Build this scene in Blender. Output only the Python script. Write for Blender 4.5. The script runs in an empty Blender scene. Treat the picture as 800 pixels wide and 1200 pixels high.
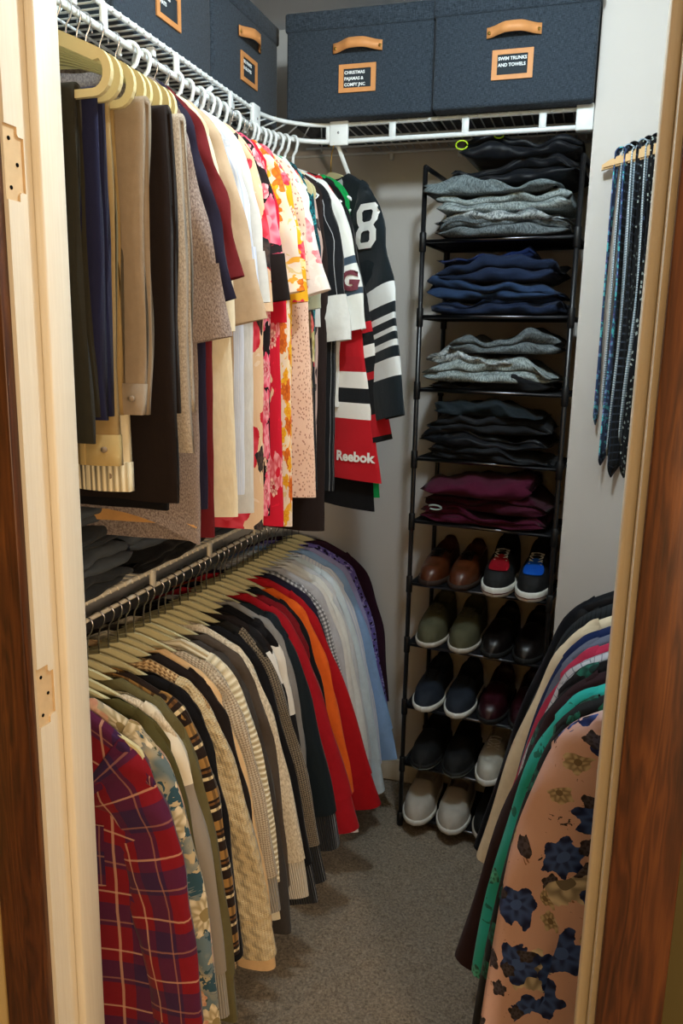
import bpy, bmesh, math, random
import numpy as np
from mathutils import Vector, Matrix

random.seed(7)
SC = bpy.context.scene
COL = SC.collection
PI = math.pi

# ------------------------------------------------------------------ camera
def make_camera(f=930.0, yaw=17.6, pitch=11.7, roll=1.2, h=1.5):
    y, p, r = (math.radians(a) for a in (yaw, pitch, roll))
    F = Vector((-math.sin(y)*math.cos(p), math.cos(y)*math.cos(p), -math.sin(p)))
    R = Vector((math.cos(y), math.sin(y), 0)); U = R.cross(F)
    R2 = R*math.cos(r) + U*math.sin(r); U2 = -R*math.sin(r) + U*math.cos(r)
    cd = bpy.data.cameras.new('camera'); cd.sensor_fit = 'VERTICAL'; cd.sensor_height = 36
    cd.lens = f/1200*36; cd.clip_start = .02
    co = bpy.data.objects.new('camera', cd); COL.objects.link(co)
    m = Matrix((R2, U2, -F)).transposed().to_4x4(); m.translation = Vector((0, 0, h))
    co.matrix_world = m; SC.camera = co
make_camera()

# ------------------------------------------------------------------ light and exposure
W = bpy.data.worlds.new('world'); SC.world = W; W.use_nodes = True
W.node_tree.nodes['Background'].inputs[0].default_value = (1.0, .86, .70, 1)
W.node_tree.nodes['Background'].inputs[1].default_value = .11
SC.view_settings.view_transform = 'Standard'; SC.view_settings.look = 'None'
SC.view_settings.gamma = 1; SC.view_settings.use_curve_mapping = False
SC.view_settings.exposure = .12
def lamp(name, kind, loc, energy, col, size=.1, rot=(0, 0, 0)):
    l = bpy.data.lights.new(name, kind); l.energy = energy; l.color = col
    if kind == 'AREA': l.shape = 'DISK'; l.size = size
    else: l.shadow_soft_size = size
    o = bpy.data.objects.new(name, l); COL.objects.link(o); o.location = loc; o.rotation_euler = rot
    return o
CLOSET_LAMP = (-.20, 1.34, 2.36)
lamp('closet_ceiling_light', 'POINT', CLOSET_LAMP, 26, (.78, .93, 1.0), .045)
lamp('unseen_room_light', 'POINT', (.95, -.75, 1.42), 86, (1.0, .79, .56), .10)  # unseen warm room lamp, placed well below the ceiling to light lower clothes

# ------------------------------------------------------------------ material helpers
def lin(c):
    if isinstance(c, str):
        c = tuple(int(c[i:i+2], 16)/255 for i in (0, 2, 4))
    return tuple((x/12.92 if x <= .04045 else ((x+.055)/1.055)**2.4) for x in c) + (1.0,)
class NT:
    def __init__(s, name, rough=.9, spec=.25, metal=0.0, sheen=0.0):
        s.m = bpy.data.materials.new(name); s.m.use_nodes = True
        s.t = s.m.node_tree; s.n = s.t.nodes; s.l = s.t.links
        s.b = s.n['Principled BSDF']; s.b.inputs['Roughness'].default_value = rough
        s.b.inputs['Specular IOR Level'].default_value = spec; s.b.inputs['Metallic'].default_value = metal
        if sheen: s.b.inputs['Sheen Weight'].default_value = sheen; s.b.inputs['Sheen Roughness'].default_value = .5
        s._uv = s._ob = None
    def node(s, t, **kw):
        n = s.n.new(t)
        for k, v in kw.items(): setattr(n, k, v)
        return n
    def put(s, sock, v):
        if v is None: return
        if isinstance(v, bpy.types.NodeSocket): s.l.new(v, sock)
        else: sock.default_value = v
    @property
    def uv(s):
        if s._uv is None: s._uv = s.node('ShaderNodeTexCoord').outputs['UV']
        return s._uv
    @property
    def ob(s):
        if s._ob is None: s._ob = s.node('ShaderNodeTexCoord').outputs['Object']
        return s._ob
    def map(s, v, scale=(1, 1, 1), loc=(0, 0, 0), rot=(0, 0, 0)):
        n = s.node('ShaderNodeMapping'); s.l.new(v, n.inputs[0])
        n.inputs['Scale'].default_value = scale; n.inputs['Location'].default_value = loc; n.inputs['Rotation'].default_value = rot
        return n.outputs[0]
    def noise(s, v, scale=10, detail=3, rough=.5, dist=0):
        n = s.node('ShaderNodeTexNoise'); s.l.new(v, n.inputs['Vector'])
        n.inputs['Scale'].default_value = scale; n.inputs['Detail'].default_value = detail
        n.inputs['Roughness'].default_value = rough; n.inputs['Distortion'].default_value = dist
        return n.outputs['Fac']
    def math(s, op, a, b=None, c=None):
        n = s.node('ShaderNodeMath', operation=op); s.put(n.inputs[0], a); s.put(n.inputs[1], b)
        if c is not None: s.put(n.inputs[2], c)
        return n.outputs[0]
    def mix(s, f, a, b):
        n = s.node('ShaderNodeMix', data_type='RGBA'); s.put(n.inputs[0], f)
        s.put(n.inputs[6], a); s.put(n.inputs[7], b); return n.outputs[2]
    def ramp(s, f, stops, interp='LINEAR'):
        n = s.node('ShaderNodeValToRGB'); n.color_ramp.interpolation = interp; s.put(n.inputs[0], f)
        e = n.color_ramp.elements
        while len(e) < len(stops): e.new(.5)
        for i, (p, c) in enumerate(stops): e[i].position = p; e[i].color = c if len(c) == 4 else lin(c)
        return n.outputs[0]
    def sep(s, v):
        n = s.node('ShaderNodeSeparateXYZ'); s.l.new(v, n.inputs[0]); return n.outputs
    def stripe(s, x, period, frac, off=0.0):          # 1 inside the stripe
        f = s.math('FRACT', s.math('MULTIPLY_ADD', x, 1/period, off)); return s.math('LESS_THAN', f, frac)
    def bump(s, h, strength=.3, dist=.002, prev=None):
        n = s.node('ShaderNodeBump'); n.inputs['Strength'].default_value = strength; n.inputs['Distance'].default_value = dist
        s.l.new(h, n.inputs['Height'])
        if prev is not None: s.l.new(prev, n.inputs['Normal'])
        return n.outputs[0]
    def done(s, col, normal=None):
        s.put(s.b.inputs['Base Color'], col)
        if normal is not None: s.l.new(normal, s.b.inputs['Normal'])
        return s.m

MATS = {}
def cloth(key, c, var=.16, weave=700, wr=.5, sheen=.05, rough=.92):
    t = NT('cloth_'+key, rough, .15, sheen=sheen)
    c = lin(c); lo = tuple(x*(1-var) for x in c[:3])+(1,); hi = tuple(min(1, x*(1+var)) for x in c[:3])+(1,)
    col = t.mix(t.noise(t.uv, 45, 4, .6), lo, hi)
    n1 = t.bump(t.noise(t.map(t.uv, (1, .55, 1)), 22, 3), wr, .006)
    n2 = t.bump(t.noise(t.uv, weave, 2), .35, .0008, n1)
    MATS[key] = t.done(col, n2); return MATS[key]
def heather(key, c1, c2, scale=420, stretch=(1, .5, 1)):
    t = NT('heather_'+key, .95, .1, sheen=.06)
    nz = t.noise(t.map(t.uv, stretch), scale, 2, .7)
    col = t.ramp(nz, [(.38, c1), (.62, c2)])
    n1 = t.bump(t.noise(t.uv, 20, 3), .4, .006); n2 = t.bump(nz, .5, .0012, n1)
    MATS[key] = t.done(col, n2); return MATS[key]
def knit(key, c1, c2, px=.006, py=.004, cable=False):
    t = NT('knit_'+key, .96, .1, sheen=.25)
    x, y, _ = t.sep(t.uv)
    a = t.math('SINE', t.math('MULTIPLY', x, 2*PI/px)); b = t.math('SINE', t.math('MULTIPLY_ADD', y, 2*PI/py, t.math('MULTIPLY', a, 1.1)))
    h = t.math('MULTIPLY_ADD', b, .25, t.math('MULTIPLY_ADD', a, .25, .5))
    nz = t.noise(t.uv, 330, 2, .7)
    col = t.ramp(t.math('MULTIPLY_ADD', nz, .6, t.math('MULTIPLY', h, .4)), [(.32, c1), (.66, c2)])
    n1 = t.bump(t.noise(t.uv, 18, 3), .35, .006); n2 = t.bump(h, .7, .0025, n1)
    if cable:
        w = t.math('SINE', t.math('MULTIPLY_ADD', x, 2*PI/.032, t.math('MULTIPLY', t.math('SINE', t.math('MULTIPLY', y, 2*PI/.03)), 1.2)))
        n2 = t.bump(w, .6, .004, n2)
    MATS[key] = t.done(col, n2); return MATS[key]
def rib(key, c1, c2, period=.009, axis=1):
    t = NT('rib_'+key, .95, .1, sheen=.2)
    q = t.sep(t.uv)[axis]; w = t.math('MULTIPLY_ADD', t.math('SINE', t.math('MULTIPLY', q, 2*PI/period)), .5, .5)
    col = t.ramp(w, [(0, c1), (.6, c2)])
    MATS[key] = t.done(col, t.bump(w, .9, .003, t.bump(t.noise(t.uv, 18, 3), .3, .005))); return MATS[key]
def striped(key, base, lines, axis=0, extra=None):
    """lines: (period, fraction, offset, colour, axis)"""
    t = NT('striped_'+key, .9, .15, sheen=.1)
    s = t.sep(t.uv); col = t.mix(t.noise(t.uv, 60, 3), tuple(x*.85 for x in lin(base)[:3])+(1,), lin(base))
    for per, fr, off, c, ax, op in lines:
        col = t.mix(t.math('MULTIPLY', t.stripe(s[ax], per, fr, off), op), col, lin(c))
    n1 = t.bump(t.noise(t.map(t.uv, (1, .5, 1)), 22, 3), .45, .006); n2 = t.bump(t.noise(t.uv, 700, 2), .3, .0008, n1)
    MATS[key] = t.done(col, n2); return MATS[key]
def bands(key, stops, length):
    """flat bands along v in metres"""
    t = NT('bands_'+key, .88, .2, sheen=.1)
    v = t.math('DIVIDE', t.sep(t.uv)[1], length)
    col = t.ramp(v, [(p/length, lin(c)) for p, c in stops], 'CONSTANT')
    n1 = t.bump(t.noise(t.map(t.uv, (1, .5, 1)), 22, 3), .4, .006); n2 = t.bump(t.noise(t.uv, 600, 2), .35, .0008, n1)
    MATS[key] = t.done(col, n2); return MATS[key]
def floral(key, base, layers, leaf=None, base2=None, sheen=.1, rough=.88):
    """layers: (scale, radius, petals, colour, heart colour, seed, keep)"""
    t = NT('floral_'+key, rough, .2, sheen=sheen)
    warp = t.node('ShaderNodeTexNoise'); t.l.new(t.uv, warp.inputs['Vector']); warp.inputs['Scale'].default_value = 14
    wv = t.node('ShaderNodeVectorMath', operation='MULTIPLY_ADD'); t.l.new(warp.outputs['Color'], wv.inputs[0]); wv.inputs[1].default_value = (.03, .03, 0); t.l.new(t.uv, wv.inputs[2])
    p = wv.outputs[0]
    col = lin(base) if base2 is None else t.ramp(t.noise(t.uv, 16, 2), [(.42, base), (.58, base2)])
    if leaf:
        for lc, sc, th in leaf:
            col = t.mix(t.math('GREATER_THAN', t.noise(t.map(p, (1, 1.4, 1), (sc*.37, sc*.11, 0), (0, 0, sc)), sc, 3, .6, 1.2), th), col, lin(lc))
    for sc, R, k, c, c2, seed, keep in layers:
        v = t.node('ShaderNodeTexVoronoi', voronoi_dimensions='2D'); mp = t.map(p, (1, 1, 1), (seed*.173, seed*.091, 0))
        t.l.new(mp, v.inputs['Vector']); v.inputs['Scale'].default_value = sc
        d = t.node('ShaderNodeVectorMath', operation='SUBTRACT'); t.l.new(mp, d.inputs[0]); t.l.new(v.outputs['Position'], d.inputs[1])
        x, y, _ = t.sep(d.outputs[0]); r = t.math('MULTIPLY', t.math('SQRT', t.math('ADD', t.math('MULTIPLY', x, x), t.math('MULTIPLY', y, y))), sc)
        rnd = t.sep(v.outputs['Color'])[0]
        an = t.math('MULTIPLY_ADD', t.math('ARCTAN2', y, x), k, t.math('MULTIPLY', rnd, 6.28))
        lobe = t.math('ADD', t.math('MULTIPLY_ADD', t.math('COSINE', an), .10*R, R*.72), t.math('MULTIPLY', t.math('SUBTRACT', t.noise(p, sc*3.2, 3, .6), .5), R*.75))
        on = t.math('MULTIPLY', t.math('LESS_THAN', r, lobe), t.math('LESS_THAN', t.sep(v.outputs['Color'])[1], keep))
        vein = t.math('MULTIPLY_ADD', t.math('SINE', t.math('MULTIPLY_ADD', r, 10.0/R, t.math('MULTIPLY', t.math('COSINE', an), 1.4))), .5, .5)
        pc = t.mix(t.math('MULTIPLY_ADD', vein, .65, t.math('MULTIPLY', t.math('DIVIDE', r, R), .5)), lin(c2), lin(c))
        pc = t.mix(t.math('LESS_THAN', r, R*.22), pc, lin(c2))
        col = t.mix(on, col, pc)
    n1 = t.bump(t.noise(t.map(t.uv, (1, .5, 1)), 22, 3), .4, .006); n2 = t.bump(t.noise(t.uv, 700, 2), .3, .0008, n1)
    MATS[key] = t.done(col, n2); return MATS[key]
def simple(key, c, rough=.5, spec=.5, metal=0, var=.0, scale=40, bmp=0, bscale=200):
    t = NT(key, rough, spec, metal); col = lin(c)
    if var: col = t.mix(t.noise(t.ob, scale, 4), tuple(x*(1-var) for x in col[:3])+(1,), tuple(min(1, x*(1+var)) for x in col[:3])+(1,))
    nm = t.bump(t.noise(t.ob, bscale, 3), bmp, .001) if bmp else None
    MATS[key] = t.done(col, nm); return MATS[key]
def stained_wood(key, dark, mid, light):
    t = NT(key, .38, .45)
    w = t.noise(t.map(t.ob, (9, 9, .55)), 3.2, 5, .6, 1.4)
    g = t.noise(t.map(t.ob, (70, 70, 2.2)), 4, 4, .6)
    v = t.node('ShaderNodeTexVoronoi'); t.l.new(t.map(t.ob, (16, 16, 4.6)), v.inputs['Vector']); v.inputs['Scale'].default_value = 1
    rings = t.math('MULTIPLY_ADD', t.math('SINE', t.math('MULTIPLY_ADD', t.noise(t.map(t.ob, (13, 13, 1.1)), 2.2, 2, .5, .6), 60, t.math('MULTIPLY', v.outputs['Distance'], 8))), .5, .5)
    knot = t.math('SUBTRACT', 1, t.math('SMOOTH_MIN', t.math('MULTIPLY', v.outputs['Distance'], 3.2), 1.0, .3))
    f = t.math('ADD', t.math('MULTIPLY', rings, .13), t.math('MULTIPLY_ADD', g, .35, t.math('MULTIPLY_ADD', knot, .22, t.math('MULTIPLY', w, .55))))
    col = t.ramp(f, [(.30, dark), (.52, mid), (.80, light)])
    MATS[key] = t.done(col, t.bump(g, .15, .001)); return MATS[key]

# ------------------------------------------------------------------ object helpers
def props(o, label=None, cat=None, group=None, kind=None):
    if label: o['label'] = label
    if cat: o['category'] = cat
    if group: o['group'] = group
    if kind: o['kind'] = kind
    return o
def thing(name, label, cat, loc=(0, 0, 0), rz=0, group=None):
    o = bpy.data.objects.new(name, None); COL.objects.link(o); o.empty_display_size = .05
    o.location = loc; o.rotation_euler = (0, 0, rz)
    return props(o, label, cat, group)
def link(name, me, parent=None, loc=None, rot=None):
    o = bpy.data.objects.new(name, me); COL.objects.link(o); o.parent = parent
    if loc is not None: o.location = loc
    if rot is not None: o.rotation_euler = rot
    return o
def pymesh(name, V, Fs, mat=None, uv=None, smooth=True):
    me = bpy.data.meshes.new(name); me.from_pydata([tuple(map(float, v)) for v in V], [], Fs)
    if smooth: me.polygons.foreach_set('use_smooth', [True]*len(me.polygons))
    if uv is not None:
        L = me.uv_layers.new(name='UVMap'); vi = np.zeros(len(me.loops), int); me.loops.foreach_get('vertex_index', vi)
        L.data.foreach_set('uv', np.asarray(uv, float)[vi].ravel())
    if mat: me.materials.append(MATS[mat] if isinstance(mat, str) else mat)
    me.update(); return me
def loft(name, G, mat, parent=None, closed=True, cap=(False, False), uvs=None, smooth=True):
    """G: rows x cols x 3. A closed loft repeats the first column for clean uvs."""
    G = np.asarray(G, float); r, c = G.shape[:2]
    if closed: G = np.concatenate([G, G[:, :1]], 1)
    cc = G.shape[1]; V = G.reshape(-1, 3)
    F = [(i*cc+j, i*cc+j+1, (i+1)*cc+j+1, (i+1)*cc+j) for i in range(r-1) for j in range(cc-1)]
    if cap[0]: F.append(tuple(range(cc-2 if closed else cc-1, -1, -1)))
    if cap[1]: F.append(tuple((r-1)*cc+j for j in range(cc-1 if closed else cc)))
    if uvs is None:
        d = np.linalg.norm(np.diff(G, axis=1), axis=2).mean(0); u = np.concatenate([[0], np.cumsum(d)])
        dv = np.linalg.norm(np.diff(G, axis=0), axis=2).mean(1); v = np.concatenate([[0], np.cumsum(dv)])
        uvs = np.stack([np.broadcast_to(u, (r, cc)), np.broadcast_to(v[:, None], (r, cc))], 2)
    me = pymesh(name, V, F, mat, uvs.reshape(-1, 2), smooth)
    return link(name, me, parent)
def frames(P):
    P = np.asarray(P, float); T = np.gradient(P, axis=0); T /= np.linalg.norm(T, axis=1)[:, None]+1e-9
    a = np.array([0, 0, 1.0]) if abs(T[0][2]) < .9 else np.array([1.0, 0, 0])
    N = []; n = np.cross(T[0], a); n /= np.linalg.norm(n)
    for t in T:
        n = n - t*(n@t); n /= np.linalg.norm(n)+1e-9; N.append(n)
    N = np.array(N); return T, N, np.cross(T, N)
def tube_mesh(name, P, rad, mat, n=8):
    P = np.asarray(P, float); T, N, B = frames(P); rad = np.broadcast_to(np.asarray(rad, float), (len(P),))
    a = np.linspace(0, 2*PI, n, endpoint=False)
    G = P[:, None]+rad[:, None, None]*(N[:, None]*np.cos(a)[None, :, None]+B[:, None]*np.sin(a)[None, :, None])
    r, c = G.shape[:2]; F = [(i*c+j, i*c+(j+1) % c, (i+1)*c+(j+1) % c, (i+1)*c+j) for i in range(r-1) for j in range(c)]
    F += [tuple(range(c-1, -1, -1)), tuple((r-1)*c+j for j in range(c))]
    return pymesh(name, G.reshape(-1, 3), F, mat)
def tube(name, P, rad, mat, parent=None, n=8): return link(name, tube_mesh(name, P, rad, mat, n), parent)
def box_mesh(name, lo, hi, mat, bev=0.0, seg=2):
    bm = bmesh.new(); bmesh.ops.create_cube(bm, size=1)
    for v in bm.verts: v.co = Vector([(lo[i]+hi[i])/2+v.co[i]*(hi[i]-lo[i]) for i in range(3)])
    if bev: bmesh.ops.bevel(bm, geom=bm.edges[:], offset=bev, segments=seg, affect='EDGES', profile=.5)
    me = bpy.data.meshes.new(name); bm.to_mesh(me); bm.free()
    me.materials.append(MATS[mat] if isinstance(mat, str) else mat)
    if bev: me.polygons.foreach_set('use_smooth', [True]*len(me.polygons))
    return me
def box(name, lo, hi, mat, parent=None, bev=0.0, seg=2): return link(name, box_mesh(name, lo, hi, mat, bev, seg), parent)
def profile_extrude(name, prof, xs, mat, parent=None, fn=None):
    """prof: n x 2 closed outline (y, z); swept along x; fn(x,y,z,s) may displace."""
    prof = np.asarray(prof, float); n = len(prof); r = len(xs)
    G = np.zeros((r, n, 3)); G[:, :, 0] = np.asarray(xs)[:, None]; G[:, :, 1] = prof[None, :, 0]; G[:, :, 2] = prof[None, :, 1]
    if fn is not None: G = fn(G)
    per = np.concatenate([[0], np.cumsum(np.linalg.norm(np.diff(np.vstack([prof, prof[:1]]), axis=0), axis=1))])
    uv = np.stack([np.broadcast_to(np.asarray(xs, float)[:, None], (r, n+1)), np.broadcast_to(per[None, :], (r, n+1))], 2)
    return loft(name, G, mat, parent, True, (True, True), uv)
def text_mesh(body, size, mat, bold=0.0, ext=0.0006, sub=0, align='CENTER'):
    c = bpy.data.curves.new('lettering', 'FONT'); c.body = body; c.size = size; c.align_x = align; c.align_y = 'CENTER'
    c.offset = bold; c.extrude = ext; c.resolution_u = 3
    o = bpy.data.objects.new('lettering', c); COL.objects.link(o)
    dg = bpy.context.evaluated_depsgraph_get(); me = bpy.data.meshes.new_from_object(o.evaluated_get(dg))
    bpy.data.objects.remove(o); bpy.data.curves.remove(c)
    if sub:
        bm = bmesh.new(); bm.from_mesh(me); bmesh.ops.triangulate(bm, faces=bm.faces[:])
        for _ in range(sub): bmesh.ops.subdivide_edges(bm, edges=[e for e in bm.edges if e.calc_length() > size*.12], cuts=1); bmesh.ops.triangulate(bm, faces=bm.faces[:])
        bm.to_mesh(me); bm.free()
    me.materials.clear(); me.materials.append(MATS[mat]); me.name = 'lettering'
    return me
def structure(o): o['kind'] = 'structure'; return o
def sstep(x, a, b):
    t = np.clip((x-a)/(b-a), 0, 1); return t*t*(3-2*t)

# ------------------------------------------------------------------ shared materials
def wall_paint(key, c):
    t = NT(key, .75, .25)
    col = t.mix(t.noise(t.ob, 5, 3), tuple(x*.95 for x in lin(c)[:3])+(1,), lin(c))
    MATS[key] = t.done(col, t.bump(t.noise(t.ob, 160, 3), .12, .001))
wall_paint('paint_closet', 'd0cbc6'); wall_paint('paint_room', 'c4ae7c'); wall_paint('paint_ceiling', 'e6e6ea'); wall_paint('wall_dark_olive', '4a4020')
def jamb_paint():
    t = NT('paint_jamb', .45, .4)
    g = t.noise(t.map(t.ob, (60, 60, 2)), 5, 3)
    MATS['paint_jamb'] = t.done(t.mix(g, lin('d9cfbc'), lin('ece4d2')), t.bump(g, .15, .001))
jamb_paint()
stained_wood('wood_trim', '221006', '4a2610', '6e401c')
simple('wood_raw', 'd2b892', .8, .2, var=.12, scale=60)
def carpet_mat():
    t = NT('carpet', 1.0, .05, sheen=.2)
    n = t.noise(t.ob, 150, 4, .8); n2 = t.noise(t.ob, 6, 3)
    c = t.ramp(n, [(.32, '5a4e40'), (.55, 'a39480'), (.75, 'd0c2ac')])
    MATS['carpet'] = t.done(t.mix(t.math('MULTIPLY', n2, .25), c, lin('5a5046')), t.bump(n, .9, .006))
carpet_mat()
simple('wire_white', 'e2e8ea', .35, .5); simple('plastic_white', 'e6ecee', .4, .5); simple('wire_cream', 'e6dcc8', .4, .4)
simple('chrome', 'c8c8cc', .22, .5, 1.0); simple('brass', 'b9994e', .3, .5, 1.0); simple('steel_black', '141416', .32, .6); simple('bar_steel', '5a5b60', .28, .5, 1.0); simple('plastic_black', '0c0c0e', .5, .4)
simple('velvet_beige', 'd6cc9e', .85, .2, var=.06, scale=30, bmp=.1, bscale=900)
simple('velvet_green', 'c5c49a', .85, .2, var=.06, scale=30)
def box_cloth():
    t = NT('linen_navy', .95, .12, sheen=.1)
    x = t.noise(t.map(t.ob, (1, 1, .12)), 900, 2); y = t.noise(t.map(t.ob, (.12, .12, 1)), 900, 2)
    f = t.math('MULTIPLY', t.math('ADD', x, y), .5)
    MATS['linen_navy'] = t.done(t.ramp(f, [(.34, '171c23'), (.62, '3f4954')]), t.bump(f, .5, .0012))
box_cloth()
simple('leather_tan', 'c98a52', .55, .35, var=.10, scale=60, bmp=.1, bscale=400)
simple('chalkboard', '2b3238', .8, .2); simple('chalk', 'e8eef0', .9, .1)
simple('pine_hanger', 'd9b27c', .5, .4, var=.12, scale=14)
simple('shadow_lining', '0b0b0d', .95, .05)

# ------------------------------------------------------------------ the shell: closet beyond a doorway
XL, XR, YB, ZC = -1.245, .62, 2.52, 2.46
YF, YN = 1.0, .90                     # inner and outer face of the wall with the doorway
DX0, DX1, DZ = -.745, .052, 2.03      # the doorway
XS, YS = -.066, 2.205                 # wall bump beside the shoe rack
def sbox(name, lo, hi, mat, parent=None, bev=0): return structure(box(name, lo, hi, mat, parent, bev))
def carpet():
    nx, ny = 190, 230; x0, x1, y0, y1 = XL, XR, -.3, YB
    xs = np.linspace(x0, x1, nx); ys = np.linspace(y0, y1, ny); X, Y = np.meshgrid(xs, ys)
    rng = np.random.default_rng(3); Z = rng.random(X.shape)*.006 + .003*np.sin(X*37+Y*11)*np.sin(Y*29-X*7) - .007
    V = np.stack([X, Y, Z], 2).reshape(-1, 3); F = [(j*nx+i, j*nx+i+1, (j+1)*nx+i+1, (j+1)*nx+i) for j in range(ny-1) for i in range(nx-1)]
    structure(link('floor', pymesh('floor', V, F, 'carpet')))
carpet()
sbox('floor_room', (-1.6, -1.9, -.06), (1.7, -.3, -.004), 'carpet')
sbox('floor_room_left', (-1.6, -.3, -.06), (XL, YN, -.004), 'carpet'); sbox('floor_room_right', (XR, -.3, -.06), (1.7, YN, -.004), 'carpet')
sbox('wall_room_left', (-1.66, -1.9, -.03), (-1.6, YN, ZC), 'paint_room'); sbox('wall_room_right', (1.7, -1.9, -.03), (1.76, YN, ZC), 'paint_room')
sbox('wall_room_back', (-1.66, -1.96, -.03), (1.76, -1.9, ZC), 'paint_room'); sbox('ceiling_room', (-1.66, -1.96, ZC), (1.76, YN, ZC+.05), 'paint_ceiling')
sbox('ceiling', (XL-.06, YN, ZC), (XR+.06, YB+.06, ZC+.05), 'paint_ceiling')
sbox('wall_left', (XL-.06, YF, -.03), (XL, YB+.06, ZC), 'paint_closet')
sbox('wall_back', (XL, YB, -.03), (XR+.06, YB+.06, ZC), 'paint_closet')
sbox('wall_right', (XR, YF, -.03), (XR+.06, YB, ZC), 'paint_closet')
sbox('wall_stub', (XS, YS, -.03), (XR, YB, ZC), 'paint_closet')
def front_wall():
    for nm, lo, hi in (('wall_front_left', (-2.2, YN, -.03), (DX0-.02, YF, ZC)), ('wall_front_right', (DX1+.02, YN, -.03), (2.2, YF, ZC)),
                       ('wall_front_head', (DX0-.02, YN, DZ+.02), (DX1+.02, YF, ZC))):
        sbox(nm, lo, hi, 'wall_dark_olive' if nm.endswith('right') else 'paint_room')  # darker olive colour right of the doorway, paler tan left and above
    # left jamb with two hinge mortises cut into it
    j = structure(box('door_1', (DX0-.02, YN, 0), (DX0, YF, DZ), 'paint_jamb'))
    cut = []
    for zc in (1.725, .985):
        bm = bmesh.new(); bmesh.ops.create_cube(bm, size=1)
        for v in bm.verts: v.co = Vector((DX0+v.co.x*.006, YN+.015+v.co.y*.040, zc+v.co.z*.092))
        es = [e for e in bm.edges if all(v.co.y > YN+.02 for v in e.verts) and abs(e.verts[0].co.z-e.verts[1].co.z) < .01 and abs(e.verts[0].co.x-e.verts[1].co.x) > .001]
        bmesh.ops.bevel(bm, geom=es, offset=.012, segments=5, affect='EDGES')
        me = bpy.data.meshes.new('cutter'); bm.to_mesh(me); bm.free(); me.materials.append(MATS['wood_raw']); c = link('cutter', me); cut.append(c)
        md = j.modifiers.new('mortise', 'BOOLEAN'); md.operation = 'DIFFERENCE'; md.solver = 'EXACT'; md.object = c; md.material_mode = 'TRANSFER'
    dg = bpy.context.evaluated_depsgraph_get(); me = bpy.data.meshes.new_from_object(j.evaluated_get(dg)); j.modifiers.clear(); j.data = me
    for c in cut: bpy.data.objects.remove(c)
    for zc in (1.725, .985):
        for dz, dy in ((.03, .010), (0, .024), (-.03, .010)):
            link('screw_hole', tube_mesh('screw_hole', [(DX0-.0045, YN+dy, zc+dz), (DX0-.0022, YN+dy, zc+dz)], .0028, 'shadow_lining', 8), j)
    box('door_stop', (DX0, YN+.047, 0), (DX0+.016, YF, DZ), 'paint_jamb', j, .004)
    r = structure(box('door_2', (DX1, YN, 0), (DX1+.02, YF, DZ), 'paint_jamb')); box('door_stop', (DX1-.014, YN+.047, 0), (DX1, YF, DZ), 'paint_jamb', r, .004)
    h = structure(box('door_3', (DX0-.02, YN, DZ), (DX1+.02, YF, DZ+.02), 'paint_jamb')); box('door_stop', (DX0, YN+.047, DZ-.014), (DX1, YF, DZ), 'paint_jamb', h, .004)
    # stained casing on the room side
    structure(box('trim_1', (DX0-.083, YN-.018, 0), (DX0-.006, YN, DZ+.08), 'wood_trim', None, .002))
    structure(box('trim_2', (DX1+.006, YN-.018, 0), (DX1+.080, YN, DZ+.08), 'wood_trim', None, .002))
    structure(box('trim_3', (DX0-.006, YN-.018, DZ+.006), (DX1+.006, YN, DZ+.08), 'wood_trim', None, .002))
front_wall()
structure(box('baseboard_back', (XL, YB-.012, 0), (XS, YB, .08), 'paint_jamb', None, .003))

# closet ceiling lamp (the source of the cool light)
t_lampglass = NT('lamp_glass', .4); t_lampglass.b.inputs['Emission Color'].default_value = (.85, .95, 1, 1); t_lampglass.b.inputs['Emission Strength'].default_value = 6
MATS['lamp_glass'] = t_lampglass.done(lin('ffffff'))
cl = thing('ceiling_lamp', 'flush white ceiling lamp lighting the closet', 'lamp', (CLOSET_LAMP[0], CLOSET_LAMP[1], ZC))
a = np.linspace(0, 2*PI, 28, endpoint=False)
def revolve(prof): return np.array([[(r*math.cos(t), r*math.sin(t), z) for t in a] for r, z in prof])
loft('lamp_base', revolve([(.02, 0), (.11, 0), (.11, -.015), (.02, -.015)]), 'plastic_white', cl)
loft('lamp_shade', revolve([(.10, -.014), (.10, -.03), (.085, -.04), (.001, -.045)]), 'lamp_glass', cl)

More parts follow.
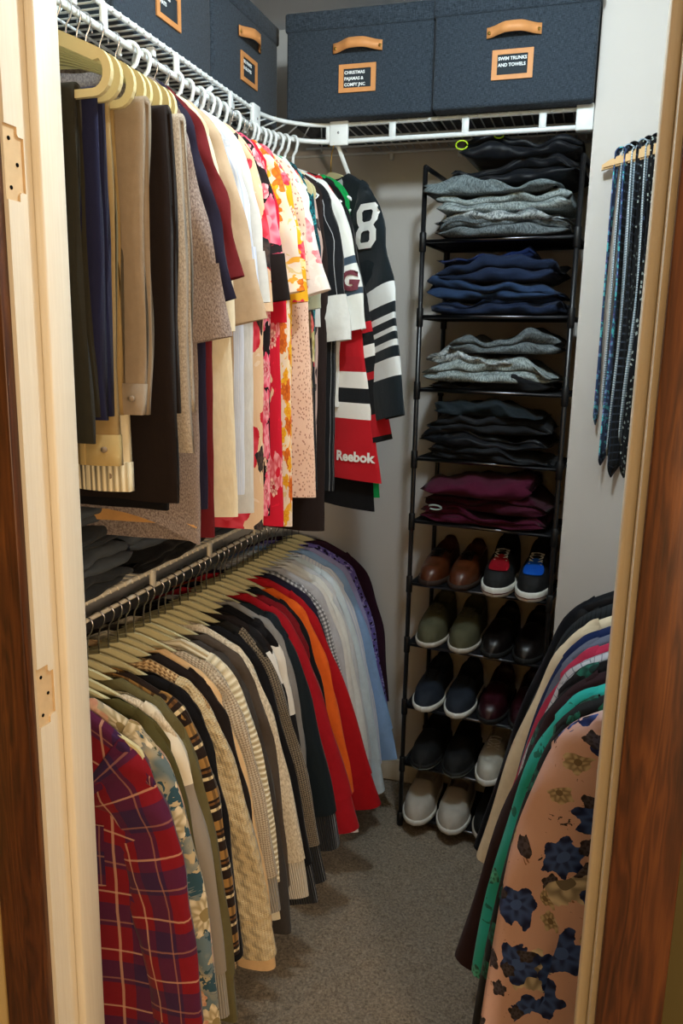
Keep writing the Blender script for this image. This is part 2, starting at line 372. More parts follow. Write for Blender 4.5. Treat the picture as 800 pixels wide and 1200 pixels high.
# ------------------------------------------------------------------ wire shelves
RX, RZ_UP, RZ_LO = -.90, 2.05, .975
ARC_C, ARC_R = (-.72, 2.03), .18
def arc_pt(deg):          # 0 = end of the left run, 90 = start of the back run
    t = math.radians(deg); return (ARC_C[0]-ARC_R*math.cos(t), ARC_C[1]+ARC_R*math.sin(t))
def rail_path(z, y0=YF+.005, x1=XS-.004):
    P = [(RX, y, z) for y in np.linspace(y0, 2.03, 10)]
    P += [(*arc_pt(d), z) for d in range(8, 90, 8)]
    P += [(x, 2.21, z) for x in np.linspace(-.72, x1, 10)]
    return P
def upper_shelf():
    s = thing('wire_shelf', 'white wire shelf with curved corner rod running around the closet top', 'shelf', (0, 0, 0))
    zt = RZ_UP+.042
    tube('front_rail', rail_path(zt), .0055, 'wire_white', s, 10)
    tube('hang_rod', rail_path(RZ_UP), .0065, 'wire_white', s, 10)
    tube('back_rail', [(XL+.012, y, zt-.006) for y in np.linspace(YF+.01, YB-.02, 6)], .004, 'wire_white', s)
    tube('back_rail', [(x, YB-.012, zt-.006) for x in np.linspace(XL+.02, XS-.01, 6)], .004, 'wire_white', s)
    for dx in (-1.12, -1.01): tube('middle_rail', [(dx, y, zt-.007) for y in np.linspace(YF+.01, 2.2, 5)], .003, 'wire_white', s)
    for dy in (2.31, 2.41): tube('middle_rail', [(x, dy, zt-.007) for x in np.linspace(-.9, XS-.01, 5)], .003, 'wire_white', s)
    wl = tube_mesh('deck_wire', [(XL+.006, 0, 0), (RX-.002, 0, 0), (RX+.004, 0, -.001), (RX+.0065, 0, -.008)], .0021, 'wire_white', 6)
    for y in np.arange(YF+.02, 2.03, .0262): link('deck_wire', wl, s, (0, y, zt+.0045))
    wb = tube_mesh('deck_wire', [(0, YB-.006, 0), (0, 2.212, 0), (0, 2.206, -.001), (0, 2.2035, -.008)], .0021, 'wire_white', 6)
    for x in np.arange(-.72, XS-.01, .0262): link('deck_wire', wb, s, (x, 0, zt+.0045))
    for d in range(8, 88, 9):   # fan of wires in the corner
        x, y = arc_pt(d); dx, dy = x-ARC_C[0], y-ARC_C[1]; k = min((XL+.006-x)/dx if dx else 9, (YB-.006-y)/dy if dy > .01 else 9)
        tube('deck_wire', [(x, y, zt+.0045), (x+dx*k, y+dy*k, zt+.0045)], .0021, 'wire_white', s, 6)
    strap = box_mesh('rail_strap', (-.0035, -.009, -.042), (.0035, .009, 0), 'plastic_white', .001, 1)
    for y in (1.10, 1.36, 1.62, 1.88): link('rail_strap', strap, s, (RX+.003, y, zt+.002))
    for x in (-.58, -.385, -.19): link('rail_strap', strap, s, (x, 2.207, zt+.002), (0, 0, PI/2))
    x, y = arc_pt(78); link('rail_strap', strap, s, (x+.001, y-.003, zt+.002), (0, 0, math.radians(-78)))
    for (x, y, rz, w) in ((RX+.004, 2.022, PI/2, .022), (-.728, 2.203, 0, .026)):
        j = link('joint_plate', box_mesh('joint_plate', (-w, -.006, -.054), (w, .006, .012), 'plastic_white', .003), s, (x, y, zt), (0, 0, rz))
        link('screw', tube_mesh('screw', [(0, -.0075, -.022), (0, -.005, -.022)], .003, 'chrome', 10), j)
    b = box('end_bracket', (XS-.043, 2.196, zt-.052), (XS-.001, 2.222, zt+.010), 'plastic_white', s, .003)
    def brace(p, q):
        p, q = np.array(p), np.array(q); return tube('support_brace', [p+(q-p)*k for k in (0, .5, 1)], .0065, 'plastic_white', s, 6)
    brace((-.735, 2.215, zt-.05), (-.700, YB-.006, 1.80)); brace((RX-.005, 1.28, zt-.008), (XL+.006, 1.28, 1.80)); brace((RX-.005, 1.80, zt-.008), (XL+.006, 1.80, 1.80))
    clip = box_mesh('wall_clip', (-.006, -.006, -.02), (.006, .006, .008), 'plastic_white', .002)
    for x in (-.66, -.45, -.24): link('wall_clip', clip, s, (x, YB-.007, zt-.008))
    lc = box_mesh('rod_clip', (-.012, -.006, -.010), (.006, .006, .008), 'plastic_white', .002)
    for y in (1.30, 1.56, 1.93): link('rod_clip', lc, s, (RX-.018, y, zt-.012))
upper_shelf()
def lower_shelf():
    s = thing('wire_shelf', 'cream wire shelf with hang rod under the upper clothes', 'shelf', (0, 0, 0))
    zt = RZ_LO+.038; y1 = YB-.004
    tube('front_rail', [(RX, y, zt) for y in np.linspace(YF+.005, y1, 8)], .0055, 'wire_cream', s, 10)
    tube('hang_rod', [(RX, y, RZ_LO+.0018) for y in np.linspace(YF+.005, y1, 8)], .0047, 'wire_cream', s, 10)
    tube('back_rail', [(XL+.012, y, zt-.006) for y in np.linspace(YF+.01, y1, 5)], .004, 'wire_cream', s)
    for dx in (-1.12, -1.01): tube('middle_rail', [(dx, y, zt-.007) for y in np.linspace(YF+.01, y1, 5)], .003, 'wire_cream', s)
    wl = tube_mesh('deck_wire', [(XL+.006, 0, 0), (RX-.002, 0, 0), (RX+.004, 0, -.001), (RX+.0065, 0, -.008)], .0021, 'wire_cream', 6)
    for y in np.arange(YF+.02, y1, .0262): link('deck_wire', wl, s, (0, y, zt+.0045))
    strap = box_mesh('rail_strap', (-.0035, -.009, -.040), (.0035, .009, 0), 'wire_cream', .001, 1)
    for y in (1.18, 1.47, 1.74, 2.02, 2.30): link('rail_strap', strap, s, (RX+.003, y, zt+.002))
lower_shelf()
def right_rod():
    s = thing('hang_rod', 'white hang rod on the right side behind the door jamb', 'rod', (RRX, YF, RRZ))
    tube('rod', [(0, 0.002, 0), (0, .6, 0), (0, YS-YF-.002, 0)], .011, 'wire_white', s, 12)
    for y in (.006, YS-YF-.006): tube('rod_cup', [(0, y-.005, 0), (0, y+.005, 0)], .024, 'plastic_white', s, 16)
RRX, RRZ = .20, 1.11
right_rod()

# ------------------------------------------------------------------ hangers
def hook_path(rod_r, neck=-.078, R=.0135):
    zc = rod_r+.0016-R+.0; P = []
    for d in np.linspace(200, -25, 16):
        t = math.radians(d); P.append((R*math.cos(t), 0, zc+R*math.sin(t)))
    P += [(.0095*R/.0135, 0, zc-R-.001), (.003, 0, zc-R-.010), (0, 0, min(-.048, zc-R-.016)), (0, 0, neck)]
    return P
def ring_body(name, outer, inner, hy, mat):
    n = len(outer); V = []
    for y in (-hy, hy):
        V += [(x, y, z) for x, z in outer]; V += [(x, y, z) for x, z in inner]
    F = []
    for i in range(n):
        j = (i+1) % n
        F += [(i, n+i, n+j, j), (2*n+i, 2*n+j, 3*n+j, 3*n+i), (i, j, 2*n+j, 2*n+i), (n+i, 3*n+i, 3*n+j, n+j)]
    return pymesh(name, V, F, mat, None, False)
def hanger_outline(hw=.222, neck=-.078, arm=.022, bar=.011, zc=-.148, zb=-.212):
    """outer and inner outline of a slim hanger whose arms curl round into the bar"""
    def half(sgn):
        o, i = [], []; r = (zc-zb)/2; cx, cz = hw-r*.92, (zc+zb)/2
        x1, z1 = cx+r*.92*math.sin(.35), cz+r*math.cos(.35)
        for k in range(11):
            t = k/10; x = t*x1; z = neck+(z1-neck)*t**1.3
            o.append((sgn*x, z)); i.append((sgn*max(0, x-.010*t), z-arm*(1-.30*t)))
        for k in range(1, 10):
            q = .35+(PI-.35)*k/9; o.append((sgn*(cx+r*.92*math.sin(q)), cz+r*math.cos(q))); i.append((sgn*(cx-.002+(r-bar*1.1)*.92*math.sin(q)), cz+(r-bar)*math.cos(q)))
        o.append((sgn*.02, zb)); i.append((sgn*.02, zb+bar))
        return o, i
    ro, ri = half(1); lo, li = half(-1)
    return ro+lo[::-1][:-1], ri+li[::-1][:-1]
HO, HI = hanger_outline(); HOS = hanger_outline(.204, arm=.028, zc=-.152)
HMESH = {}
def hanger(style, desc, loc, rz, rod_r=.0065, small=False):
    nm, cat = 'clothes_hanger', 'hanger'
    words = {'beige': 'beige slim hanger holding the ', 'white': 'white plastic tube hanger holding the ', 'gold': 'hanger with thin brass hook holding the '}[style]
    h = thing(nm, words+desc, cat, loc, rz, {'beige': 'beige slim hangers', 'white': 'white tube hangers', 'gold': 'brass hook hangers'}[style])
    key = (style, rod_r, small)
    if key not in HMESH:
        if style == 'white':
            P = [(-.16, 0, -.200)]+[(.205*math.sin(k*PI/2/3)*0+x, 0, z) for k, (x, z) in enumerate([(.16, -.200), (.190, -.192), (.200, -.180), (.185, -.165), (.05, -.092), (.012, -.078), (0, -.076), (-.012, -.078), (-.05, -.092), (-.185, -.165), (-.200, -.180), (-.190, -.192), (-.16, -.200)])]
            HMESH[key] = (tube_mesh('hanger_body', P, .0048, 'plastic_white', 8), tube_mesh('hook', hook_path(rod_r, -.078, .0185), .0042, 'plastic_white', 8))
        else:
            HMESH[key] = (ring_body('hanger_body', *((HOS) if small else (HO, HI)), .0036, 'velvet_beige'), tube_mesh('hook', hook_path(rod_r), .0017, 'brass' if style == 'gold' else 'chrome', 6))
    b, k = HMESH[key]; link('hanger_body', b, h); link('hook', k, h, None, (0, 0, math.radians(RNG.uniform(-16, 16))))
    return h

# ------------------------------------------------------------------ garments
RNG = np.random.default_rng(11)
def bez(P, n):
    t = np.linspace(0, 1, n)[:, None]; P = np.asarray(P, float)
    return P[0]*(1-t)**3+3*P[1]*t*(1-t)**2+3*P[2]*t*t*(1-t)+P[3]*t**3
def sleeve_grid(sgn, hw, drop, xe, ze, neck, w0=.082, w1=.048, th=.017, n=26, nc=20, yoff=0.0, bulge=.05, z0=None):
    zs = (hz(hw, neck)-max(0, drop-.095)) if z0 is None else z0
    P0 = (hw-.062, hz(hw-.062, neck)+.010-max(0, drop-.095)*.4); P1 = (hw+bulge*.30, zs+.018); P2 = (hw+bulge*1.1+.02*(xe > .3), zs-.28*abs(ze-zs)); P3 = (xe, ze)
    O = bez([P0, P1, P2, P3], n); T = np.gradient(O, axis=0); T /= np.linalg.norm(T, axis=1)[:, None]
    N = np.stack([-T[:, 1], T[:, 0]], 1)          # points outwards for a path going down
    t = np.linspace(0, 1, n); w = w0*(1-t)+w1*t; thk = th*(.62+.38*sstep(t, 0, .14))*(1-.12*t)
    C = O-N*w[:, None]
    ph = np.linspace(0, 2*PI, nc, endpoint=False); p1, p2, p3 = RNG.random(3)*6.28; k1 = RNG.uniform(7, 11)
    G = np.zeros((n, nc, 3)); cs = np.sign(np.cos(ph))*np.abs(np.cos(ph))**.75; sn = np.sign(np.sin(ph))*np.abs(np.sin(ph))**.85
    wr = (np.sin(k1*t*3+p1)[:, None]*np.sin(ph*2+p2+t[:, None]*4)+.6*np.sin(23*t+p3)[:, None]*np.cos(ph*3+p1))*.0048
    rr_ = 1+.05*np.sin(17*t+p2)[:, None]*np.cos(ph-p3)
    G[:, :, 0] = sgn*(C[:, 0][:, None]+N[:, 0][:, None]*w[:, None]*cs*rr_)
    G[:, :, 2] = C[:, 1][:, None]+N[:, 1][:, None]*w[:, None]*cs*rr_
    G[:, :, 1] = thk[:, None]*sn+wr+yoff*(t**1.5)[:, None]+.004*np.sin(t*5+p1)[:, None]
    return G
def decal(name, me, objs, parent, x0, z0, off=.0022):
    """lay a flat mesh (x right, y up) on the -y side of the given garment parts."""
    from mathutils.bvhtree import BVHTree
    trees = [BVHTree.FromPolygons([v.co for v in o.data.vertices], [p.vertices for p in o.data.polygons]) for o in objs]
    last = 0
    for v in me.vertices:
        x, z = x0+v.co.x, z0+v.co.y; hits = [h[0].y for h in (t.ray_cast(Vector((x, -1, z)), Vector((0, 1, 0))) for t in trees) if h[0] is not None]
        last = min(hits) if hits else last; v.co = (x, last-off, z)
    me.update(); return link(name, me, parent)
def hz(x, neck=-.078): return neck+.006-.090*(np.abs(x)/.21)**1.35          # just above the hanger arm
def shirt(name, label, cat, loc, rz, mat, style='beige', hw=.215, drop=.095, L=.66, xe=.34, ze=-.72, sleeve='long', sl_mat=None, cuff=None,
          neck_w=.085, dip=.03, th=.014, collar=None, group=None, rod_r=.0065, desc=None, far_xe=None, hem=None, neck=-.078, yoff=None, flare=.03, far=True, band=None, sth=.020, w0=.082, w1=.048, put=None, xshift=0, bulge=.05, no_hanger=False, tail=0.0, lining=None, pad=.010):
    """a garment on its hanger; local x runs across the shoulders, +x into the room."""
    root = thing(name, label, cat, loc, rz, group)
    if not no_hanger: hanger(style, desc or label, loc, rz, rod_r, True)
    if style and 'clothes on the lower' in str(group): neck_w = .062 if collar else RNG.uniform(.07, .115); dip = RNG.uniform(.018, .034)
    nr, nc = 26, 44; th_ = np.linspace(0, 2*PI, nc, endpoint=False); v = np.linspace(0, 1, nr)
    v = v**1.25
    a = hw*(1+.10*sstep(v, 0, .25))+flare*v; b = pad+(th-pad)*sstep(v, .0, .2)+.004*v
    cx = np.sign(np.cos(th_))*np.abs(np.cos(th_))**.7; sy = np.sign(np.sin(th_))*np.abs(np.sin(th_))**.8
    X = a[:, None]*cx[None]; ax = np.abs(cx)*hw
    zt = hz(ax, 0)-max(0, drop-.095)*(ax/hw)**3-.022*np.clip((ax/hw-.80)/.20, 0, 1)**2; nk = np.where(ax < neck_w, (1-(ax/neck_w)**2), 0)*np.where(sy < 0, dip, dip*.8); zt = zt-nk
    m = sstep(v, 0, .45)[:, None]
    Z = neck+zt[None]*(1-m)-(v*L)[:, None]-np.minimum(0, 0)
    Z = Z+(-drop*.35)*m*np.ones_like(X)
    p = RNG.random(4)*6.28; k = RNG.uniform(14, 24, 2)
    wave = (np.sin(k[0]*X+p[0])+.6*np.sin(k[1]*1.7*X+p[1]+v[:, None]*3))*.0045*sstep(v, .1, .8)[:, None]
    Y = b[:, None]*sy[None]+wave+.0015*np.sin(40*v[:, None]+9*X+p[2])
    Z = Z+.006*np.sin(9*X+p[3])*sstep(v, .6, 1)[:, None]
    if tail: Z = Z+tail*np.where(sy < 0, np.clip(-sy, 0, 1), 0)[None]*sstep(v, .75, 1)[:, None]*(1-(np.abs(X)/(a[:, None]+1e-6))**3)
    B = np.stack([X, Y, Z], 2)
    shut = sstep(ax, neck_w*.9, neck_w*1.12)                    # the shoulder seam closes over the hanger outside the neck
    top = []
    for k, dz in ((1.0, .0075), (.72, .0065), (.35, .003)):
        q = B[0].copy(); q[:, 1] *= 1-shut*k; q[:, 2] += shut*dz; top.append(q)
    B = np.concatenate([np.array(top), B]); nr = len(B); up = np.linspace(0, 4*hw, nc+1); vl = np.concatenate([[-.012, -.008, -.004], v*L])
    uv = np.stack([np.broadcast_to(up[None], (nr, nc+1)), np.broadcast_to(vl[:, None], (nr, nc+1))], 2)
    bo = loft('body', B, mat, root, True, (False, False), uv)
    if lining: q = B[9:].copy(); q[:, :, 0] *= .985; q[:, :, 1] *= .72; q[-1, :, 2] += .030; loft('lining', q, lining, root)
    if hem:
        q = B[-3:].copy(); q[:, :, 0] *= 1.006; q[:, :, 1] += .0015*np.sign(q[:, :, 1]); loft('hem', q, hem, root)
    yo = RNG.uniform(-.006, .004) if yoff is None else yoff
    grids = {}
    if sleeve:
        for sgn in ((1, -1) if far else (1,)):
            x_e = xe if sgn > 0 else (far_xe if far_xe is not None else (min(xe, .30)))
            G = sleeve_grid(sgn, hw, drop, x_e, ze, neck, yoff=yo, th=sth, w0=w0, w1=w1, bulge=bulge)
            if cuff:
                cut = int(len(G)*.9) if sleeve == 'long' else int(len(G)*.86)
                cu = G[cut-1:].copy(); ce = cu.mean(1, keepdims=True); kk = .93 if sleeve == 'long' else 1.05; cu = ce+(cu-ce)*kk
                s_ = loft('sleeve', G[:cut+1], sl_mat or mat, root); loft('cuff', cu, cuff, root)
            else: s_ = loft('sleeve', G, sl_mat or mat, root)
            grids[sgn] = G
    if collar:
        # stand-up collar ring that sits around the neck
        t = np.linspace(0, 2*PI, 28, endpoint=False); R = np.array([[(neck_w*f*math.cos(q), .017*f*math.sin(q), neck-.018+dz-(.030 if math.sin(q) < 0 else .008)*abs(math.sin(q))-.012*abs(math.cos(q))) for q in t] for f, dz in ((1.02, -.012), (.96, .012), (1.0, .016), (1.10, -.014))])
        loft('collar', R, collar, root)
    return root, B, grids
def trousers(name, label, desc, loc, rz, mat, hw=.15, drop=.50, back=.46, x0=.0, waist=None, th=.007, style='beige', hem_mat=None):
    root = thing(name, label, 'trousers', loc, rz, 'trousers folded over hangers')
    hanger(style, desc, loc, rz)
    zb = -.203; gap = .0055; pr = []
    # closed outline of a sheet hung over the bar
    nF = 18
    for k in range(nF): pr.append((-gap-2*th*(.9 if k else .7), zb-drop+drop*k/nF))
    for d in np.linspace(180, 0, 9): pr.append(((gap+2*th)*math.cos(math.radians(d)), zb+.0+(gap+2*th)*math.sin(math.radians(d))*.7))
    for k in range(1, nF+1): pr.append((gap+2*th, zb-back*k/nF))
    for k in range(nF, 0, -1): pr.append((gap, zb-back*k/nF))
    pr.append((gap, zb)); pr.append((-gap, zb))
    for k in range(nF, -1, -1): pr.append((-gap, zb-drop+drop*k/nF))
    p = RNG.random(4)*6.28; xs = np.linspace(-hw, hw, 22)
    def fn(G):
        d = np.clip((zb-G[:, :, 2])/drop, 0, 1); u = G[:, :, 0]/hw
        G[:, :, 1] += (np.sin(u*4+p[0])*.004+np.sin(u*9+p[1])*.0022)*d + .003*np.sin(d*6+p[2])
        G[:, :, 1] *= (1-.35*np.abs(u)**6)
        G[:, :, 0] = x0+G[:, :, 0]*(1+.10*d*np.sin(p[3]+d*2)*.5)+.004*np.sin(d*9+p[1])
        return G
    profile_extrude('leg', pr, xs, mat, root, fn)
    if waist:
        w = np.array(pr[:4]); 
        def fn2(G):
            G = fn(G); G[:, :, 1] -= .0035; G[:, :, 0] = x0+(G[:, :, 0]-x0)*1.008; return G
        q = [(-gap-2.2*th, zb-drop-.004), (-gap-2.2*th, zb-drop+.045), (gap*.2, zb-drop+.045), (gap*.2, zb-drop-.004)]
        wb = profile_extrude('waistband', q, xs, waist, root, fn2)
        for u in (-.55, .1, .6):
            bl = box('belt_loop', (x0+u*hw-.005, -gap-2.2*th-.010, zb-drop-.004), (x0+u*hw+.005, -gap-2.2*th-.0035, zb-drop+.050), waist, wb, .001)
        link('button', tube_mesh('button', [(x0+.85*hw, -gap-2.2*th-.008, zb-drop+.022), (x0+.85*hw, -gap-2.2*th-.003, zb-drop+.022)], .0048, 'greige', 12), wb)
    return root

# ------------------------------------------------------------------ fabrics
cloth('olive_black', '2a2820'); cloth('navy', '1b1d38'); cloth('khaki', '8f7850'); cloth('greige', '8d7d6a'); cloth('cream', 'd9cdb2'); cloth('black', '0e0d10', sheen=.05); cloth('brown_black', '1c1412', sheen=.06)
cloth('khaki_light', 'a8905f'); cloth('bone', 'd6c8a8'); cloth('white', 'd0d2d0'); cloth('paper', 'c9c8c5'); cloth('tan', 'b39d84'); cloth('maroon', '5c1418'); cloth('ink', '1d1a2c'); cloth('wine', '4a1024'); cloth('plum', '2e1526')
cloth('red', '94101c'); cloth('scarlet', '9a0d16'); cloth('orange', 'd0591a'); cloth('dark_red', '6e0f18'); cloth('olive', '5d5638'); cloth('moss', '4a4526'); cloth('charcoal', '3a3634'); cloth('grey', '7c7976'); cloth('umber', '4a4038')
cloth('lavender', '9a97c4'); cloth('sky', '87a9d6', sheen=.0, rough=.35); cloth('ice', 'c3d2dc'); cloth('pearl', 'b9bcc2'); cloth('mist', 'a6a6ac'); cloth('green', '0f8a45'); cloth('peach', 'd8b486'); cloth('denim', '20324f'); cloth('denim_dark', '16223a'); cloth('jersey_black', '101a20', rough=.7)
cloth('royal', '14244e'); cloth('slate', '5a6174'); cloth('rose', 'a52a48'); cloth('mocha', '2b1a1f'); cloth('tan_lining', 'c8975e'); cloth('burgundy', '440d25'); cloth('burgundy_dark', '360a1d'); cloth('black_nylon', '0d1016', rough=.42, wr=.8); cloth('washed_black', '17191d'); cloth('jersey_brown', '241a18', rough=.75); cloth('grey_jean', '4a515a'); cloth('grey_jean_dark', '2e3238')
heather('chambray', '6a5c58', '9d8f88'); heather('taupe', '8e8174', 'b3a695'); heather('oat', 'b3a58e', 'ddd2bd', 240); heather('grey_heather', '5f6a6c', 'a2adae', 260); heather('grey_dark', '3b4246', '6c7478', 260); heather('steel_marl', '5a6266', 'b9c0c2', 190); heather('ash', '7c7b7c', 'a8a7a8'); heather('slate_heather', '4a5458', '7a868a', 260)
knit('black_marl', '14110f', '8a7c68', .006, .005); knit('beige_marl', '8a7a66', 'cbbda6', .007, .005); knit('tweed', '6d4a26', 'd8b98a', .008, .007); knit('cable', 'b8a37c', 'd2bf98', .006, .004, True); knit('grey_knit', '8d847a', 'b5aca0', .006, .005); knit('brown_knit', '3a2416', '8a6438', .008, .006)
rib('rib_cream', 'c2b594', 'e6dcc2', .0125, 1); rib('rib_white', 'c8c0b0', 'dcd4c6', .005, 0); rib('rib_black', '0c0c0e', '1c1c20', .006, 0); rib('rib_grey', '8a8278', 'a8a094', .005, 0); rib('waist_cream', 'bdae8c', 'e6d9b8', .010, 0)
striped('flannel', '7c1220', [(.110, .42, .1, '1e1f46', 0, .62), (.120, .40, .15, '1e1f46', 1, .62), (.110, .035, .28, 'c99a80', 0, .65), (.120, .03, .35, 'c99a80', 1, .65), (.110, .03, .78, 'b87e68', 0, .4), (.120, .03, .85, 'b87e68', 1, .4)])
striped('tribal', '241812', [(.060, .30, .0, '9a7440', 1, 1), (.060, .10, .42, 'd8c49a', 1, 1), (.060, .08, .62, '6e4a26', 1, 1), (.020, .30, .0, '241812', 0, .55)])
striped('pin_black', '17191d', [(.030, .05, .2, 'c8ccd2', 0, .85)]); striped('pin_white', 'dfe2e2', [(.045, .03, .2, '2a2a34', 0, .85)]); striped('pin_blue', 'd4dae6', [(.008, .3, 0, 'a8b6d6', 0, .7)]); striped('gingham', 'c8c8cc', [(.010, .5, 0, '1c1c24', 0, .62), (.010, .5, 0, '1c1c24', 1, .62)]); striped('check_grey', 'b9bec8', [(.012, .12, 0, '5c6474', 0, .8), (.012, .12, 0, '5c6474', 1, .8)]); striped('corded', '23282d', [(.010, .3, 0, '101316', 0, .8)])
floral('aloha_blue', '5e7078', [(11, .55, 9, 'd9ccb0', '8a7a52', 1, .75), (16, .45, 7, 'c08a70', 'd8b090', 4, .35)], [('2c4a58', 14, .55), ('b9a684', 22, .60), ('3f4632', 30, .63)], 'a89c80')
floral('orange_bloom', 'e6d2c2', [(13, .5, 8, 'e07a1e', 'b8501a', 2, .7), (17, .4, 6, 'e8b82a', 'd98a1a', 6, .5)], [('e6a83a', 12, .60), ('d8c08a', 24, .64)], 'ead8b8')
floral('yellow_bloom', 'e2a820', [(15, .45, 6, 'd2283a', 'e86a7a', 3, .6), (22, .35, 5, 'f0e8d0', 'b84a2a', 8, .5)], [('f0d8a0', 20, .6)])
floral('pink_black', '1b1315', [(10, .55, 6, 'd83a5e', 'f0a0b0', 5, .7), (16, .4, 5, 'e8b0b4', 'c02a4a', 9, .5)], [('e2c0a4', 12, .66), ('b8142c', 18, .66)])
floral('red_hawaii', 'c4142e', [(9, .5, 5, 'e8a0a8', 'c4142e', 2, .55), (15, .4, 7, 'f0c8b8', 'a01024', 7, .4)], [('d81a3a', 16, .6), ('e6bfa0', 9, .68)])
floral('cream_hawaii', 'd9b896', [(8, .55, 5, 'b81428', 'd84a5a', 1, .6), (13, .5, 5, '1c1a1c', '4a3a34', 6, .35)], [('e0c8b0', 14, .6)])
floral('mint', 'cfe4d8', [(20, .35, 5, '8ac0a4', '5a9a80', 1, .5)], [('a8d2bc', 26, .6), ('f0f4f0', 16, .6)])
floral('tropical', '1b1d22', [(11, .45, 5, 'c42a34', 'e88a7a', 2, .5), (9, .5, 4, 'd8cfa0', 'a89a5a', 5, .45)], [('3a6a4a', 12, .62), ('e0d8c0', 18, .68)])
floral('teal_paisley', '0d3a44', [(26, .4, 3, '2fa0a4', '0d3a44', 2, .7)], [('1f7a84', 34, .56), ('8ac8c8', 50, .68)])
floral('brown_leaf', '3a2c24', [(9, .5, 5, 'a08a6a', '6a5440', 3, .55)], [('241a16', 18, .55), ('8a7458', 20, .68)])
floral('crochet', 'e6c4b0', [(90, .30, 4, 'b88a78', 'a87868', 1, .9)]); floral('lace_print', 'e8dcd6', [(14, .45, 6, 'd8808a', 'e8b0b4', 3, .5)], [('f0e6e0', 20, .6)])
floral('geometric', 'dcd8d0', [(26, .42, 4, '2a2420', '4a4038', 2, .8)]); floral('blush_print', 'c0a49a', [(22, .35, 3, '2a2226', '4a3c3c', 4, .4)])
floral('purple_print', '6a5ea8', [(60, .35, 4, '1e1838', '1e1838', 2, .8)], [('b0a8dc', 60, .6)]); floral('camo_flower', '15120f', [(14, .45, 5, '6a5c4c', '3a322a', 2, .5)])
floral('rose_garden', 'c9a8a2', [(9, .50, 5, 'd0c9b6', '6a655a', 4, .34), (10, .50, 6, '0c1a48', '3f5ea6', 1, .36), (24, .46, 5, '24222a', '4a4654', 7, .20), (18, .42, 6, 'beb296', '6e604c', 9, .16)], [('8a6a58', 34, .69), ('33313a', 40, .70)], sheen=0, rough=.42)
floral('teal_rose', '27a6a0', [(16, .4, 5, '1a4a44', '5ac0ac', 2, .4)], [('1c6a60', 18, .64)]); floral('night_floral', '111418', [(14, .4, 5, '1f6a5c', '14302c', 3, .4)], [('24483f', 18, .68)])
J8 = [(0, '101a20'), (.255, 'dfe4e6'), (.305, '101a20'), (.335, 'dfe4e6'), (.350, '101a20'), (.368, 'dfe4e6'), (.382, '101a20'), (.400, 'dfe4e6'), (.416, '101a20'), (.445, 'dfe4e6'), (.490, '101a20')]
bands('jersey8_sleeve', J8, 1.0)
bands('red_jersey', [(0, 'b01420'), (.46, 'a81420'), (.50, 'e4e4e2'), (.54, '14161a'), (.58, 'e4e4e2'), (.625, 'b01420')], 1.0)
bands('red_jersey_sleeve', [(0, 'b01420'), (.30, '14161a'), (.34, 'e4e4e2'), (.38, '14161a'), (.42, 'b01420'), (.46, '14161a')], 1.0)
bands('black_band_sleeve', [(0, '101114'), (.36, 'a81420'), (.39, '101114'), (.42, 'e0e0de'), (.45, '101114'), (.49, 'a81420'), (.51, '101114'), (.60, 'a81420'), (.66, '101114')], 1.0)
bands('g_sleeve', [(0, 'dfe3e1'), (.185, '3a4a5a'), (.205, 'dfe3e1'), (.265, '3a4a5a'), (.28, 'dfe3e1')], 1.0)
bands('brown_number_sleeve', [(0, 'd8c9a6'), (.335, 'a0141e'), (.40, '241a18')], 1.0)
bands('stripe_shoulder', [(0, '121013'), (.055, 'dedad4'), (.13, '121013')], 1.0); bands('stripe_shoulder2', [(0, '121013'), (.04, 'd8d2c8'), (.22, '121013')], 1.0)
bands('block_grey', [(0, 'd9d0bd'), (.14, '8d847a')], 1.0); bands('track_body', [(0, 'a00d18'), (.30, 'e0d8d8'), (.34, '14161a'), (.38, 'd6d0d0')], 1.0)
simple('flock_white', 'e6eaea', .8, .2); simple('flock_maroon', '6a3440', .8, .2); simple('flock_orange', 'e2522a', .8, .2)

# ------------------------------------------------------------------ upper left: trousers, then shirts and jerseys
def up(y): return (RX, y, RZ_UP)
UG = 'clothes on the upper rod'
def tr(y, key, label, desc, **kw): trousers('hanging_trousers', label, desc, up(y), math.radians(RNG.uniform(-2, 2)), key, **kw)
tr(1.050, 'olive_black', 'dark olive trousers folded over hanger nearest the door jamb', 'dark olive trousers', hw=.16, drop=.50, x0=.0)
tr(1.075, 'navy', 'navy trousers folded over hanger behind the dark olive pair', 'navy trousers', hw=.155, drop=.465, x0=.03)
tr(1.100, 'khaki', 'khaki trousers with waistband and belt loops hanging down', 'khaki trousers', hw=.15, drop=.535, x0=.035, waist='khaki_light')
tr(1.125, 'greige', 'stone grey trousers with buttoned waistband hanging beside the khakis', 'stone grey trousers', hw=.15, drop=.455, x0=.070, waist='greige')
tr(1.150, 'bone', 'cream trousers with ribbed elastic waist behind the stone pair', 'cream trousers', hw=.16, drop=.585, x0=.005, waist='waist_cream')
tr(1.176, 'brown_black', 'long black brown trousers with wide hem hanging lowest', 'black brown trousers', hw=.165, drop=.61, x0=.07)
tr(1.200, 'black', 'plain black trousers hidden behind the black brown pair', 'plain black trousers', hw=.175, drop=.63, x0=.035)
tr(1.224, 'taupe', 'taupe heathered trousers next to the chambray shirt', 'taupe trousers', hw=.16, drop=.53, x0=.075)
